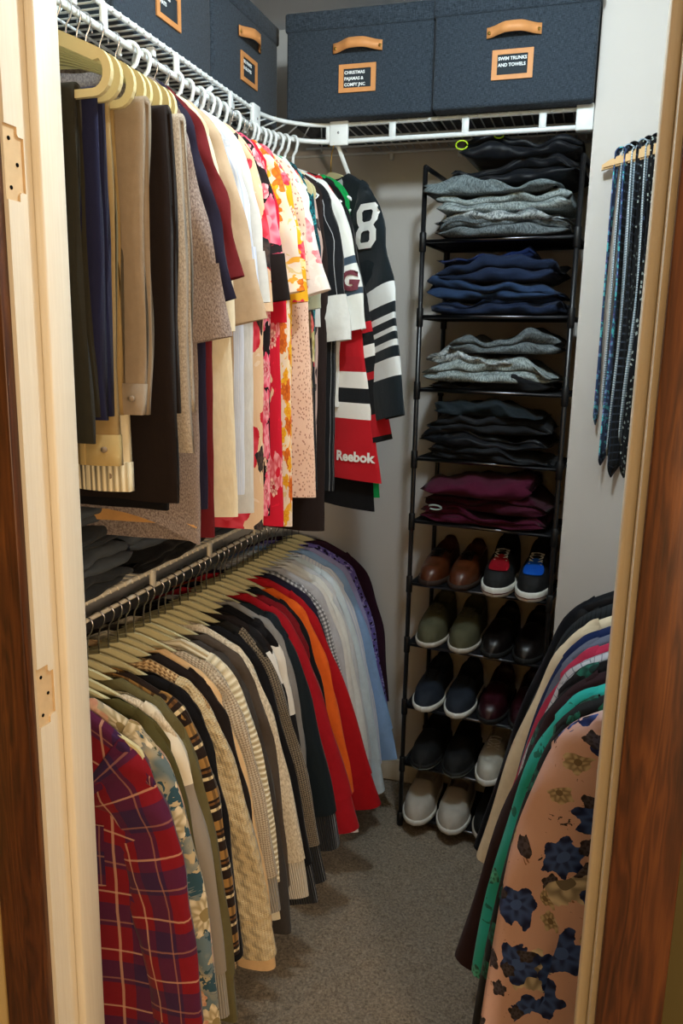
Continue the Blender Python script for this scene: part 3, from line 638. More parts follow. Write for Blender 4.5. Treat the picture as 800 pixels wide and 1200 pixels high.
def us(y, key, label, desc, arc=None, name='short_sleeve_shirt', cat='shirt', style='beige', **kw):
    if arc is None: loc, rz = up(y), math.radians(RNG.uniform(-1.5, 1.5)-max(0, (y-1.7)/.33*13)+(3 if y < 1.6 else 0))
    else: loc, rz = (*arc_pt(arc), RZ_UP), math.radians(-arc if y is None else -y)
    k = dict(sleeve='short', xe=.295, ze=-.50, L=.83, w0=.085, w1=.080, drop=.095, sth=.019, bulge=.030, cuff=None, flare=.0, hw=.21, far_xe=.25); k.update(kw)
    return shirt(name, label, cat, loc, rz, key, style=style, desc=desc, group=UG, **k)
us(1.250, 'chambray', 'taupe chambray short sleeve shirt with a turned cuff', 'chambray shirt', collar='chambray', cuff='chambray', ze=-.535, L=.80, tail=.06, lining='tan_lining', w1=.10)
us(1.280, 'ink', 'dark navy short sleeve shirt between chambray and maroon shirts', 'dark navy shirt', collar='ink', ze=-.47, L=.74)
us(1.305, 'maroon', 'maroon short sleeve shirt beside the cream one', 'maroon shirt', collar='maroon', ze=-.43, L=.80)
us(1.345, 'cream', 'cream short sleeve button shirt with long plain side', 'cream button shirt', collar='cream', cuff='cream', ze=-.525, L=.765, xe=.258, flare=.03)
us(1.395, 'tan', 'tan short sleeve shirt behind the cream button shirt', 'tan shirt', collar='tan', cuff='tan', ze=-.50, L=.76)
us(1.445, 'pin_blue', 'pale blue striped short sleeve shirt', 'pale blue striped shirt', style='white', collar='pin_blue', cuff='pin_blue', ze=-.46, L=.74, xe=.262)
us(1.490, 'paper', 'plain white short sleeve shirt beside the blue striped one', 'plain white shirt', collar='paper', cuff='paper', ze=-.465, L=.78, style='white', xe=.265)
us(1.530, 'cream_hawaii', 'cream aloha shirt with big red and black flowers', 'cream aloha shirt', collar='cream_hawaii', ze=-.48, L=.83, xe=.255)
us(1.572, 'pink_black', 'black shirt with large pink blossoms', 'pink blossom shirt', collar='pink_black', cuff='brown_black', ze=-.455, L=.80, xe=.27)
us(1.618, 'red_hawaii', 'bright red aloha shirt with pale outlined leaves', 'red aloha shirt', collar='red_hawaii', ze=-.50, L=.835, xe=.255, style='white', flare=.02)
us(1.670, 'orange_bloom', 'white shirt with big orange and yellow blossoms', 'orange blossom shirt', collar='orange_bloom', ze=-.43, L=.84, xe=.275, style='white', flare=.02)
us(1.722, 'yellow_bloom', 'golden yellow shirt with red flowers', 'golden yellow shirt', collar='yellow_bloom', ze=-.45, L=.80, xe=.27, style='white')
us(1.765, 'crochet', 'blush pink openwork crochet shirt', 'pink crochet shirt', ze=-.40, L=.79, xe=.255, style='white', flare=.045)
us(1.800, 'lace_print', 'white shirt with soft pink print', 'pink print shirt', ze=-.42, L=.78, style='white')
us(1.838, 'mint', 'pale mint leaf print shirt', 'mint shirt', collar='mint', cuff='mint', ze=-.46, L=.74, style='white', xe=.265)
us(1.876, 'brown_leaf', 'brown shirt with faded leaf print', 'brown leaf shirt', ze=-.44, L=.80, style='beige', flare=.035, xe=0.235, hw=.195)
us(1.912, 'tropical', 'black tropical shirt with red and sand flowers', 'black tropical shirt', collar='tropical', ze=-.45, L=.80, style='white', flare=.03, xe=0.232, hw=.195)
us(1.945, 'teal_paisley', 'teal paisley shirt between tropical and blush shirts', 'teal paisley shirt', collar='teal_paisley', ze=-.44, L=.76, style='beige', xe=0.228, hw=.195)
us(1.975, 'blush_print', 'dusty blush shirt with small black marks', 'blush shirt', collar='blush_print', ze=-.44, L=.78, style='beige', xe=0.225, hw=.195)
us(1.998, 'pin_white', 'white pinstripe baseball jersey with diagonal striped sleeve', 'white pinstripe jersey', name='sports_jersey', cat='jersey', cuff='white', ze=-.50, L=.70, xe=.222, hw=.185, style='white')
us(2.018, 'jersey_brown', 'dark brown jersey with cream number sleeve and red band', 'dark brown jersey', name='sports_jersey', cat='jersey', sl_mat='brown_number_sleeve', sleeve='long', ze=-.70, L=.925, xe=.20, w0=.06, w1=.045, style='white', far_xe=.22, bulge=.0)
us(16, 'pin_black', 'black pinstripe baseball jersey with white sleeve cuff', 'black pinstripe jersey', arc=10, name='sports_jersey', cat='jersey', cuff='white', collar='pin_black', hw=.228, ze=-.53, L=.81, xe=.292, sth=.026, w0=.095, w1=.09, style='white')
rj, rB, rG = us(19, 'red_jersey', 'red hockey jersey with white and black hem stripes', 'red hockey jersey', arc=31, name='hockey_jersey', cat='jersey', sl_mat='red_jersey_sleeve', ze=-.42, L=.79, xe=.21, hw=.20, bulge=.0, flare=.145, style='white')
us(17, 'white', 'white baseball jersey with plain cuff and red trim', 'white baseball jersey', arc=17, name='sports_jersey', cat='jersey', cuff='white', ze=-.485, L=.60, xe=.245, hw=.20, style='white', collar='scarlet')
gj, gB, gG = us(18, 'white', 'white jersey with blue banded sleeve and letter patch', 'white lettered jersey', arc=24, name='sports_jersey', cat='jersey', sl_mat='g_sleeve', ze=-.50, L=.60, xe=.322, hw=.218, bulge=.035, style='white', collar='white')
us(12, 'green', 'green and white jersey behind the lettered white one', 'green jersey', arc=46, name='sports_jersey', cat='jersey', sl_mat='green', ze=-.40, L=.84, xe=.215, hw=.18, bulge=.01, style='white', collar='white', flare=.10)
us(20, 'black', 'black hockey jersey with red and white sleeve band beside the green one', 'black red-banded jersey', arc=38, name='hockey_jersey', cat='jersey', sl_mat='black_band_sleeve', ze=-.78, L=.87, xe=.385, style='white', flare=.10)
j8, jB, jG = us(40, 'jersey_black', 'black hockey jersey with white number eight and white stripes', 'black number eight jersey', arc=80, name='hockey_jersey', cat='jersey', style='gold', sleeve='long', sl_mat='jersey8_sleeve', xe=.395, ze=-.71, L=.62, hw=.225, w0=.095, w1=.066, bulge=.055, collar='white', far_xe=.20, yoff=-.01, sth=.014)
def number_eight():
    # angular block numeral with two windows
    w, h = .043, .056; o = [(-w, -h+.018), (-w+.018, -h), (w-.018, -h), (w, -h+.018), (w, -.012), (w-.010, 0), (w, .012), (w, h-.018), (w-.018, h), (-w+.018, h), (-w, h-.018), (-w, .012), (-w+.010, 0), (-w, -.012)]
    bm = bmesh.new(); outer = [bm.verts.new((x, y, 0)) for x, y in o]; es = [bm.edges.new((outer[i], outer[(i+1) % len(o)])) for i in range(len(o))]
    for cy in (-.026, .026):
        q = [(-.021, cy-.010), (-.015, cy-.015), (.015, cy-.015), (.021, cy-.010), (.021, cy+.009), (.014, cy+.014), (-.014, cy+.014), (-.021, cy+.009)]
        vs = [bm.verts.new((x, y, 0)) for x, y in q]; es += [bm.edges.new((vs[i], vs[(i+1) % 8])) for i in range(8)]
    bmesh.ops.triangle_fill(bm, edges=es, use_beauty=True)
    for _ in range(3): bmesh.ops.subdivide_edges(bm, edges=[e for e in bm.edges if e.calc_length() > .008], cuts=1); bmesh.ops.triangulate(bm, faces=bm.faces[:])
    me = bpy.data.meshes.new('number_eight'); bm.to_mesh(me); bm.free(); me.materials.append(MATS['flock_white']); return me
def kids(r, *names): return [c for c in r.children if c.name.split('.')[0] in names]
decal('number_eight', number_eight(), kids(j8, 'sleeve', 'body'), j8, .203, -.242, off=.003)
decal('lettering', text_mesh('Reebok', .036, 'flock_white', .0014, 0, 2), kids(rj, 'body'), rj, .290, -.835, off=.003)
decal('letter_patch', text_mesh('G', .066, 'flock_maroon', .003, 0, 2), kids(gj, 'sleeve'), gj, .275, -.385, off=.003)

# ------------------------------------------------------------------ lower left: long sleeved garments
def lo(y): return (RX, y, RZ_LO)
LG = 'clothes on the lower rod'
def ls(y, key, label, desc, name='long_sleeve_shirt', cat='shirt', **kw):
    y += RNG.uniform(-.006, .006)
    k = dict(sleeve='long', xe=.34, ze=-.72, L=.66); k.update(kw)
    return shirt(name, label, cat, lo(y), math.radians(RNG.uniform(2.5, 6.5)), key, desc=desc, group=LG, **k)
SW = dict(name='sweater', cat='sweater')
fl = ls(1.085, 'flannel', 'red and navy plaid flannel shirt nearest the door jamb', 'plaid flannel shirt', collar='flannel', cuff='flannel', xe=.31, ze=-.78, drop=.13, L=.74, hw=.225)
def pocket(root, x0, z0, w, h, mat):
    n = 7; V = [(-w/2+w*i/(n-1), -h/2+h*j/(n-1)-(.010*(1-abs(2*i/(n-1)-1)) if j == 0 else 0), 0) for j in range(n) for i in range(n)]
    F = [(j*n+i, j*n+i+1, (j+1)*n+i+1, (j+1)*n+i) for j in range(n-1) for i in range(n-1)]
    me = pymesh('pocket', V, F, mat, [(v[0]+.31, v[1]+.02) for v in V]); k = decal('pocket', me, kids(root, 'body', 'sleeve'), root, x0, z0, .004)
    c = sum((v.co for v in me.vertices), Vector())/len(me.vertices); link('button', tube_mesh('button', [c+Vector((0, -.006, h*.33)), c+Vector((0, -.001, h*.33))], .006, 'pine_hanger', 12), k)
pocket(fl[0], .075, -.37, .11, .12, 'flannel')
ls(1.118, 'aloha_blue', 'blue grey shirt covered with cream blossoms', 'blue grey blossom shirt', collar='aloha_blue', xe=.33, ze=-.76, hw=.222, drop=.10)
ls(1.148, 'moss', 'dark moss green shirt behind the blossom shirt', 'moss green shirt', xe=.29, ze=-.74)
ls(1.176, 'oat', 'cream sweater with grey colour blocked sleeve', 'colour blocked sweater', sl_mat='block_grey', cuff='rib_grey', xe=.315, ze=-.76, **SW)
ls(1.206, 'olive', 'olive sweater between colour blocked and striped knits', 'olive sweater', cuff='olive', xe=.325, ze=-.78, **SW)
ls(1.236, 'tribal', 'brown and tan striped knit cardigan', 'brown striped cardigan', name='cardigan', cat='cardigan', xe=.31, ze=-.66, collar='brown_knit')
ls(1.268, 'black', 'black cardigan with thin pale edge', 'pale edged black cardigan', name='cardigan', cat='cardigan', xe=.30, ze=-.70)
ls(1.298, 'tweed', 'tan speckled tweed sweater with cable knit sleeve', 'tan tweed sweater', sl_mat='cable', cuff='cable', xe=.36, ze=-.72, **SW)
ls(1.33, 'brown_black', 'dark brown sweater beside the tan tweed', 'dark brown sweater', xe=.30, ze=-.55, **SW)
ls(1.36, 'peach', 'smooth pale tan pullover beside the cable sleeve', 'pale tan pullover', xe=.335, ze=-.80, cuff='peach', **SW)
ls(1.392, 'beige_marl', 'beige marled knit sweater', 'beige marled sweater', cuff='rib_grey', xe=.335, ze=-.68, **SW)
ls(1.428, 'rib_cream', 'cream chunky ribbed sweater', 'cream ribbed sweater', cuff='cream', xe=.32, ze=-.74, **SW)
ls(1.465, 'charcoal', 'charcoal cardigan behind the cream ribbed sweater', 'charcoal cardigan', name='cardigan', cat='cardigan', xe=.335, ze=-.78)
ls(1.495, 'umber', 'umber brown shirt jacket', 'umber shirt jacket', name='jacket', cat='jacket', xe=.31, ze=-.70)
ls(1.527, 'oat', 'oatmeal heather sweatshirt with ribbed cuff', 'oatmeal sweatshirt', cuff='rib_white', xe=.355, ze=-.73, **SW)
ls(1.562, 'black', 'plain black sweatshirt behind the oatmeal one', 'plain black sweatshirt', cuff='rib_black', xe=.365, ze=-.77, **SW)
ls(1.597, 'camo_flower', 'black sweater with grey marled sleeve and black cuff', 'marled sleeve sweater', sl_mat='black_marl', cuff='rib_black', xe=.372, ze=-.74, **SW)
ls(1.632, 'brown_black', 'black track jacket with one white shoulder stripe', 'one-stripe track jacket', name='jacket', cat='jacket', sl_mat='stripe_shoulder', xe=.282, ze=-.66)
ls(1.662, 'black', 'black track jacket with long cream shoulder stripe', 'cream-striped track jacket', name='jacket', cat='jacket', sl_mat='stripe_shoulder2', xe=.290, ze=-.66)
ls(1.694, 'grey', 'mid grey sweatshirt behind the track jackets', 'mid grey sweatshirt', xe=.285, ze=-.60, **SW)
ls(1.73, 'jersey_black', 'soft black pullover next to the red sweatshirt', 'soft black pullover', xe=.362, ze=-.74, sth=.030, cuff='rib_black', **SW)
ls(1.77, 'red', 'crimson red sweatshirt with long sleeves', 'crimson sweatshirt', cuff='red', xe=.402, ze=-.70, w0=.09, w1=.066, sth=.030, **SW)
ls(1.803, 'dark_red', 'dark red shirt behind the crimson sweatshirt', 'dark red shirt', xe=.30, ze=-.62)
ls(1.834, 'black', 'thin black shirt next to the orange one', 'thin black shirt', xe=.31, ze=-.66)
ls(1.868, 'orange', 'burnt orange shirt beside the scarlet jacket', 'burnt orange shirt', xe=.352, ze=-.66)
ls(1.91, 'track_body', 'scarlet red track jacket beside the deep navy shirt', 'scarlet track jacket', name='jacket', cat='jacket', sl_mat='scarlet', cuff='scarlet', collar='scarlet', xe=.42, ze=-.72, w0=.078, w1=.058, bulge=.055, flare=.12, L=.70)
ls(1.948, 'ink', 'deep navy shirt behind the scarlet jacket', 'deep navy shirt', collar='ink', xe=.30)
ls(1.98, 'gingham', 'small black and white gingham shirt', 'gingham shirt', collar='gingham', xe=.315, ze=-.7)
ls(2.014, 'mist', 'silver grey dress shirt beside the gingham', 'silver grey dress shirt', collar='mist', cuff='mist', xe=.32, ze=-.74)
ls(2.046, 'paper', 'first white dress shirt after the silver grey one', 'first white dress shirt', collar='paper', cuff='paper', xe=.335, ze=-.76)
ls(2.078, 'white', 'bright white dress shirt between two off-white ones', 'bright white dress shirt', collar='white', cuff='white', xe=.35, ze=-.78)
ls(2.11, 'pearl', 'pearl white dress shirt next to the ice blue one', 'pearl white dress shirt', collar='pearl', cuff='pearl', xe=.35, ze=-.79)
ls(2.145, 'ice', 'ice blue white dress shirt with long cuff', 'ice blue dress shirt', collar='ice', cuff='ice', xe=.372, ze=-.82)
ls(2.185, 'pin_blue', 'faint blue striped dress shirt', 'faint blue striped dress shirt', collar='pin_blue', xe=.35, ze=-.75)
ls(2.235, 'sky', 'glossy sky blue dress shirt with broad cuff', 'sky blue dress shirt', collar='sky', cuff='sky', xe=.39, ze=-.745)
ls(2.275, 'lavender', 'lavender dress shirt beside the sky blue one', 'lavender dress shirt', collar='lavender', xe=.34, ze=-.72)
ls(2.315, 'purple_print', 'purple dress shirt with tiny dark print', 'purple print dress shirt', collar='purple_print', xe=.345, ze=-.72)
ls(2.375, 'plum', 'black plum jacket at the far end by the back wall', 'black plum jacket', name='jacket', cat='jacket', drop=.085, hw=.225, xe=.32, ze=-.62, collar='plum')

# ------------------------------------------------------------------ right rod: long shirts and jackets
def ri(y): return (RRX, y, RRZ)
def rs(y, key, label, desc, name='dress_shirt', cat='shirt', **kw):
    k = dict(sleeve='long', xe=.34, ze=-.74, L=.80, hw=.225, drop=.10, rod_r=.011, far_xe=.29, group='clothes on the right rod', bulge=.045, pad=.018, neck_w=.045, dip=.01, sth=.022); k.update(kw)
    return shirt(name, label, cat, ri(y), PI+math.radians(RNG.uniform(-3, 0)), key, desc=desc, **k)
rs(1.155, 'rose_garden', 'dusty pink satin shirt with navy and grey roses', 'pink rose shirt', collar='rose_garden', xe=.305, ze=-.80, sth=.022, L=.82)
rs(1.205, 'night_floral', 'black shirt with faint green flowers behind the pink one', 'black green-flowered shirt', collar='black', xe=.33, ze=-.86, L=.92)
rs(1.25, 'teal_rose', 'turquoise shirt with darker flowers', 'turquoise shirt', collar='teal_rose', xe=.335, ze=-.70)
rs(1.30, 'mocha', 'dark plum blazer with long hem', 'dark plum blazer', name='blazer', cat='jacket', collar='mocha', xe=.375, ze=-.74, L=.84)
rs(1.35, 'black', 'black shirt with green sleeve edge between blazer and grey check', 'black shirt', collar='black', sl_mat='night_floral', xe=.34)
rs(1.392, 'check_grey', 'pale grey checked shirt', 'grey checked shirt', collar='check_grey', xe=.33)
rs(1.435, 'rose', 'raspberry red blazer on the right rod', 'raspberry blazer', name='blazer', cat='jacket', collar='rose', xe=.36, ze=-.78)
rs(1.48, 'slate', 'slate blue grey shirt between raspberry and royal blue', 'slate shirt', collar='slate', xe=.33)
rs(1.525, 'royal', 'royal blue blazer beside the ivory jacket', 'royal blue blazer', name='blazer', cat='jacket', collar='royal', xe=.33)
rs(1.58, 'cream', 'ivory jacket with smooth shoulder', 'ivory jacket', name='blazer', cat='jacket', collar='cream', xe=.375, ze=-.70, drop=.085)
rs(1.66, 'corded', 'charcoal corded jacket behind the ivory one', 'charcoal corded jacket', name='blazer', cat='jacket', collar='corded', xe=.36)
rs(1.75, 'black_nylon', 'black overcoat at the far end of the right rod', 'black overcoat', name='overcoat', cat='coat', collar='black', xe=.40, ze=-.80, sth=.026, th=.022, L=.92, hw=.235, drop=.09)

# ------------------------------------------------------------------ storage boxes on the upper shelf
SHELF_TOP = RZ_UP+.042+.0045+.0023
def storage_box(label, loc, rz, lines, w=.396, d=.30, h=.262):
    """front faces local -y"""
    b = thing('storage_box', label, 'storage box', loc, rz, 'navy fabric storage boxes')
    box('body', (-w/2, 0, 0), (w/2, d, h-.012), 'linen_navy', b, .008, 3)
    lid = box('lid', (-w/2-.004, -.004, h-.048), (w/2+.004, d+.004, h), 'linen_navy', b, .007, 3)
    # leather strap bowed outwards
    n = 15; xs = np.linspace(-.066, .066, n); V = []; F = []
    for i, x in enumerate(xs):
        u = abs(x)/.066; y = -.004-.020*(1-sstep(np.array(u), .25, .88)); z = .165+.006*math.cos(x*22)
        for yy, zz in ((y, z+.012), (y, z-.012), (y-.003, z-.012), (y-.003, z+.012)): V.append((x, yy, zz))
    for i in range(n-1):
        for k in range(4): a0 = i*4+k; b0 = i*4+(k+1) % 4; F.append((a0, b0, b0+4, a0+4))
    F += [(3, 2, 1, 0), ((n-1)*4, (n-1)*4+1, (n-1)*4+2, (n-1)*4+3)]
    hd = link('handle', pymesh('handle', V, F, 'leather_tan'), b)
    for sx in (-1, 1): link('rivet', tube_mesh('rivet', [(sx*.060, -.0088, .165), (sx*.060, -.006, .165)], .004, 'brass', 10), hd)
    # framed chalk label
    fw, fh, bw = .050, .034, .011; zc = .093
    o = [(-fw, zc-fh), (fw, zc-fh), (fw, zc+fh), (-fw, zc+fh)]; i_ = [(-fw+bw+.002, zc-fh+bw), (fw-bw-.002, zc-fh+bw), (fw-bw-.002, zc+fh-bw), (-fw+bw+.002, zc+fh-bw)]
    fr = link('label_frame', ring_body('label_frame', o, i_, .0016, 'leather_tan'), b, (0, -.0026, 0))
    box('label_card', (-fw+bw, .0003, zc-fh+bw-.001), (fw-bw, .0012, zc+fh-bw+.001), 'chalkboard', fr)
    for k, ln in enumerate(lines):
        link('lettering', text_mesh(ln, .0105, 'chalk', .0003, .0002, 0, 'LEFT'), fr, (-fw+bw+.004, -.0004, zc+.0135-.0145*k), (PI/2, 0, 0))
    return b
storage_box('navy fabric box on the back shelf beside the corner, chalk label CHRISTMAS PAJAMAS', (-.668, 2.165, SHELF_TOP), math.radians(1.5), ['CHRISTMAS', 'PAJAMAS &', 'COMFY JNC'])
storage_box('navy fabric box on the back shelf against the stub wall', (-.268, 2.160, SHELF_TOP), 0, ['SWIM TRUNKS', 'AND TOWELS'])
storage_box('navy fabric box on the left shelf in the corner', (-.925, 2.045, SHELF_TOP), PI/2, ['SKI PANTS', '& GLOVES'], d=.29)
storage_box('navy fabric box on the left shelf over the trousers', (-.925, 1.638, SHELF_TOP), PI/2, ['SCARVES', 'HATS'], d=.29)

# ------------------------------------------------------------------ shoe rack
RKW, RKD = .415, .235
RK = (-.497, 2.258); RKA = math.radians(-6)
TZ = [.035, .215, .410, .615, .808, 1.0, 1.187, 1.386, 1.590, 1.792]; RKTOP = 1.985
def rk(x, y, z=0):
    return (RK[0]+x*math.cos(RKA)-y*math.sin(RKA), RK[1]+x*math.sin(RKA)+y*math.cos(RKA), z)
t_ = NT('shelf_fabric', .9, .1); MATS['shelf_fabric'] = t_.done(lin('131316'), t_.bump(t_.noise(t_.ob, 500, 2), .4, .001))
def shoe_rack():
    r = thing('shoe_rack', 'tall black ten tier rack holding folded trousers and shoes', 'shoe rack', (*RK, 0), RKA)
    for x in (0, RKW):
        for y in (0, RKD):
            p = link('post', tube_mesh('post', [(0, 0, .002), (0, 0, 1), (0, 0, RKTOP)], .0068, 'steel_black', 10), r, (x, y, 0))
            for z in TZ[1:]: link('joint_sleeve', tube_mesh('joint_sleeve', [(0, 0, z-.028), (0, 0, z-.026), (0, 0, z+.022), (0, 0, z+.024)], [.008, .0095, .0095, .008], 'plastic_black', 10), p)
            link('foot', tube_mesh('foot', [(0, 0, 0), (0, 0, .02), (0, 0, .045)], [.010, .0105, .009], 'plastic_black', 10), p)
    bx = tube_mesh('bar', [(0, 0, 0), (RKW/2, 0, 0), (RKW, 0, 0)], .0052, 'bar_steel', 8); by = tube_mesh('bar', [(0, 0, 0), (0, RKD/2, 0), (0, RKD, 0)], .0046, 'steel_black', 8)
    sh = box_mesh('shelf_cloth', (.004, .004, -.0035), (RKW-.004, RKD-.004, .0035), 'shelf_fabric', .002, 1)
    for z in TZ:
        s = link('shelf_cloth', sh, r, (0, 0, z+.002))
        for y in (0, RKD): link('bar', bx, r, (0, y, z))
        for x in (0, RKW): link('bar', by, r, (x, 0, z-.003))
    for x in (0, RKW): tube('top_bar', [(x, 0, RKTOP), (x, RKD/2, RKTOP), (x, RKD, RKTOP)], .0068, 'steel_black', r, 10)
shoe_rack()

# ------------------------------------------------------------------ folded clothes
def folded(label, desc_name, cat, loc, rz, mat, wd=.34, dp=.24, layers=4, t=.011, group=None, seed=0, x_in=0.0, lift=0.0, flip=False, wav=1.0, nose=1.0):
    """one garment folded in even layers, soft noses to the front (local -y); origin at its bottom centre"""
    g = np.random.default_rng(seed+100); ht = t*.455
    cl = []                                     # centre line, zig-zag from the bottom back
    for k in range(layers):
        z = t*(k+.5); ya = dp/2-g.uniform(.0, .012); yb = -dp/2+g.uniform(0, .020)
        ys = np.linspace(ya, yb, 9) if k % 2 == 0 else np.linspace(yb, ya, 9)
        cl += [(y, z) for y in ys]
        if k < layers-1:
            e = cl[-1][0]; sg = -1 if k % 2 == 0 else 1
            for d in (-60, -30, 0, 30, 60): cl.append((e+sg*t*.75*nose*math.cos(math.radians(d)), z+t*.5+t*.5*math.sin(math.radians(d))))
    cl = np.array(cl); T = np.gradient(cl, axis=0); T /= np.linalg.norm(T, axis=1)[:, None]; N = np.stack([-T[:, 1], T[:, 0]], 1)
    prof = np.vstack([cl+N*ht, (cl-N*ht)[::-1]])
    n = 26; xs = np.linspace(-wd/2, wd/2, n); p = g.random(8)*6.28; H = layers*t; p[6:] = g.uniform(3, 6, 2)
    def fn(G):
        u = G[:, :, 0]/(wd/2); zz = G[:, :, 2]/H; en = np.clip(1-np.abs(u)**10, .05, 1)
        G[:, :, 1] += (.007*np.sin(u*2.5+p[0]+zz*2)+.004*np.sin(u*6+p[1]-zz*5))*wav
        G[:, :, 1] *= .93+.07*en
        G[:, :, 2] = H*(.42*(1-en)*.6+zz*(1-.6*(1-en)))+zz*(.010*np.sin(u*2.2+p[2])+.006*np.sin(u*5+p[3])+.006*np.sin(G[:, :, 1]*25+p[4]))*wav
        G[:, :, 2] -= .06*H*zz*(np.abs(u)**4)
        G[:, :, 2] += zz*.004*np.sin(u*11+p[1]+G[:, :, 1]*30)*wav; G[:, :, 1] += .003*np.sin(u*14+zz*6+p[3])*wav
        G[:, :, 0] += .012*np.sin(zz*9+p[5])*np.sign(u)*np.abs(u)
        G[:, :, 2] = np.maximum(G[:, :, 2], .0002)
        return G
    r = thing(desc_name, label, cat, (loc[0], loc[1], loc[2]+lift), rz, group)
    profile_extrude('folded_cloth', prof, xs, mat, r, fn)
    return r, H
def pile(tier, items, x=.205, y=.105, zoff=.0065):
    z = TZ[tier]+zoff
    for k, (label, mat, ly, t, wd, dx, dy, rot) in enumerate(items):
        r, H = folded(label, 'folded_trousers', 'trousers', rk(x+dx, y+dy, z), RKA+math.radians(rot), mat, wd, .225, ly, t, 'folded trousers on the rack', seed=tier*10+k, wav=1.35)
        z += H*1.02
    return z
SH = ' on the rack shelf'
z = pile(9, [('dark grey heather sweatpants at the bottom of the top stack', 'grey_dark', 4, .0098, .335, .01, 0, 1), ('pale marled grey sweatpants second in the top stack', 'steel_marl', 2, .0115, .335, 0, .0, -1), ('mid grey heather joggers under the black nylon ones', 'grey_heather', 4, .0108, .335, .008, -.004, 2), ('grey rolled sweatpants poking out at the rack edge', 'slate_heather', 2, .013, .345, -.022, -.012, -2), ('black nylon joggers with elastic waist', 'black_nylon', 4, .0138, .315, .035, -.004, -4), ('black nylon jogging pants with lime drawstring on top', 'black_nylon', 3, .019, .29, .045, 0, 3)])
simple('cord_lime', 'b8e02a', .6, .3)
ds = thing('drawstring', 'lime green drawstring loop hanging from black joggers', 'drawstring', rk(.105, -.022, z-.020))
tube('cord', [(.012*math.cos(q)*1.3, -.004-.004*math.sin(q), .010*math.sin(q)) for q in np.linspace(0, 6.0, 16)], .0018, 'cord_lime', ds, 6)
tube('cord', [(.095+.010*math.cos(q)*1.3, .004, .022+.008*math.sin(q)) for q in np.linspace(0, 6.0, 16)], .0018, 'cord_lime', ds, 6)
z = pile(8, [('dark blue jeans at the bottom of the denim stack', 'denim_dark', 3, .013, .33, .0, 0, 1), ('mid blue soft jeans in the denim stack', 'denim', 4, .0112, .34, -.005, -.006, -2), ('navy joggers with gathered cuff on top of denim', 'denim_dark', 4, .0126, .31, .0, 0, -3), ('navy sweatpants topmost in the denim stack', 'royal', 2, .012, .24, -.035, 0, 2)])
z = pile(7, [('black sweatpants under the pale marled pair', 'washed_black', 2, .010, .33, 0, 0, 0), ('pale grey marled sweatpants in the third stack', 'grey_heather', 4, .0118, .345, -.005, -.008, -1), ('grey marled sweatpants second in the third stack', 'steel_marl', 2, .0155, .24, -.055, -.004, 3), ('charcoal heather sweatpants on top of the third stack', 'grey_dark', 4, .0122, .28, .03, 0, 4)])
z = pile(6, [('black cargo trousers at the bottom of the black stack', 'washed_black', 4, .0092, .34, .01, 0, 1), ('black washed jeans in the black stack', 'black_nylon', 3, .014, .345, -.005, -.006, -2), ('faded black trousers in the black stack', 'washed_black', 4, .0112, .33, .0, 0, 3), ('soft black trousers topmost in the black stack', 'jersey_black', 2, .012, .28, .0, 0, 2)])
z = pile(5, [('burgundy sweatpants at the bottom of the wine stack', 'burgundy', 4, .0102, .345, .0, -.008, 1), ('burgundy joggers in the middle of the wine stack', 'burgundy_dark', 4, .0102, .345, .01, 0, -2), ('burgundy sweatshirt on top of the wine stack', 'burgundy', 2, .028, .30, -.02, -.008, 3)])
tg = thing('drawstring', 'pale grey curled tape between the burgundy layers', 'drawstring', rk(.075, -.022, TZ[5]+.053), RKA)
simple('tape_grey', '9aa6a2', .8, .2)
tube('cord', [(.020*math.cos(q), -.001*q, .007*math.sin(q)) for q in np.linspace(-2.4, 2.6, 14)], .0028, 'tape_grey', tg, 6)
# jeans stored on the lower left shelf
LST = RZ_LO+.038+.0045+.0023
for st, (yy, its) in enumerate([(1.20, [('grey_jean_dark', 'charcoal jeans at the bottom of the stack behind the jamb'), ('grey_jean', 'faded grey jeans in the stack behind the jamb'), ('grey_jean_dark', 'charcoal jeans third in the stack behind the jamb'), ('grey_jean', 'faded grey jeans topmost behind the jamb')]), (1.56, [('black', 'black jeans at the bottom of the wire shelf stack'), ('grey_jean', 'faded grey jeans with pocket stitching on the wire shelf'), ]), (1.90, [('grey_jean_dark', 'charcoal jeans in the far wire shelf stack'), ('black', 'black jeans topmost in the far wire shelf stack')])]):
    z = LST
    for k, (m, lb) in enumerate(its):
        r, H = folded(lb, 'folded_jeans', 'jeans', (-1.032, yy, z), PI/2+math.radians((-1)**k*2), m, .335, .30, 4, .0115, 'jeans on the lower shelf', seed=300+st*10+k, wav=.7); z += H*1.03

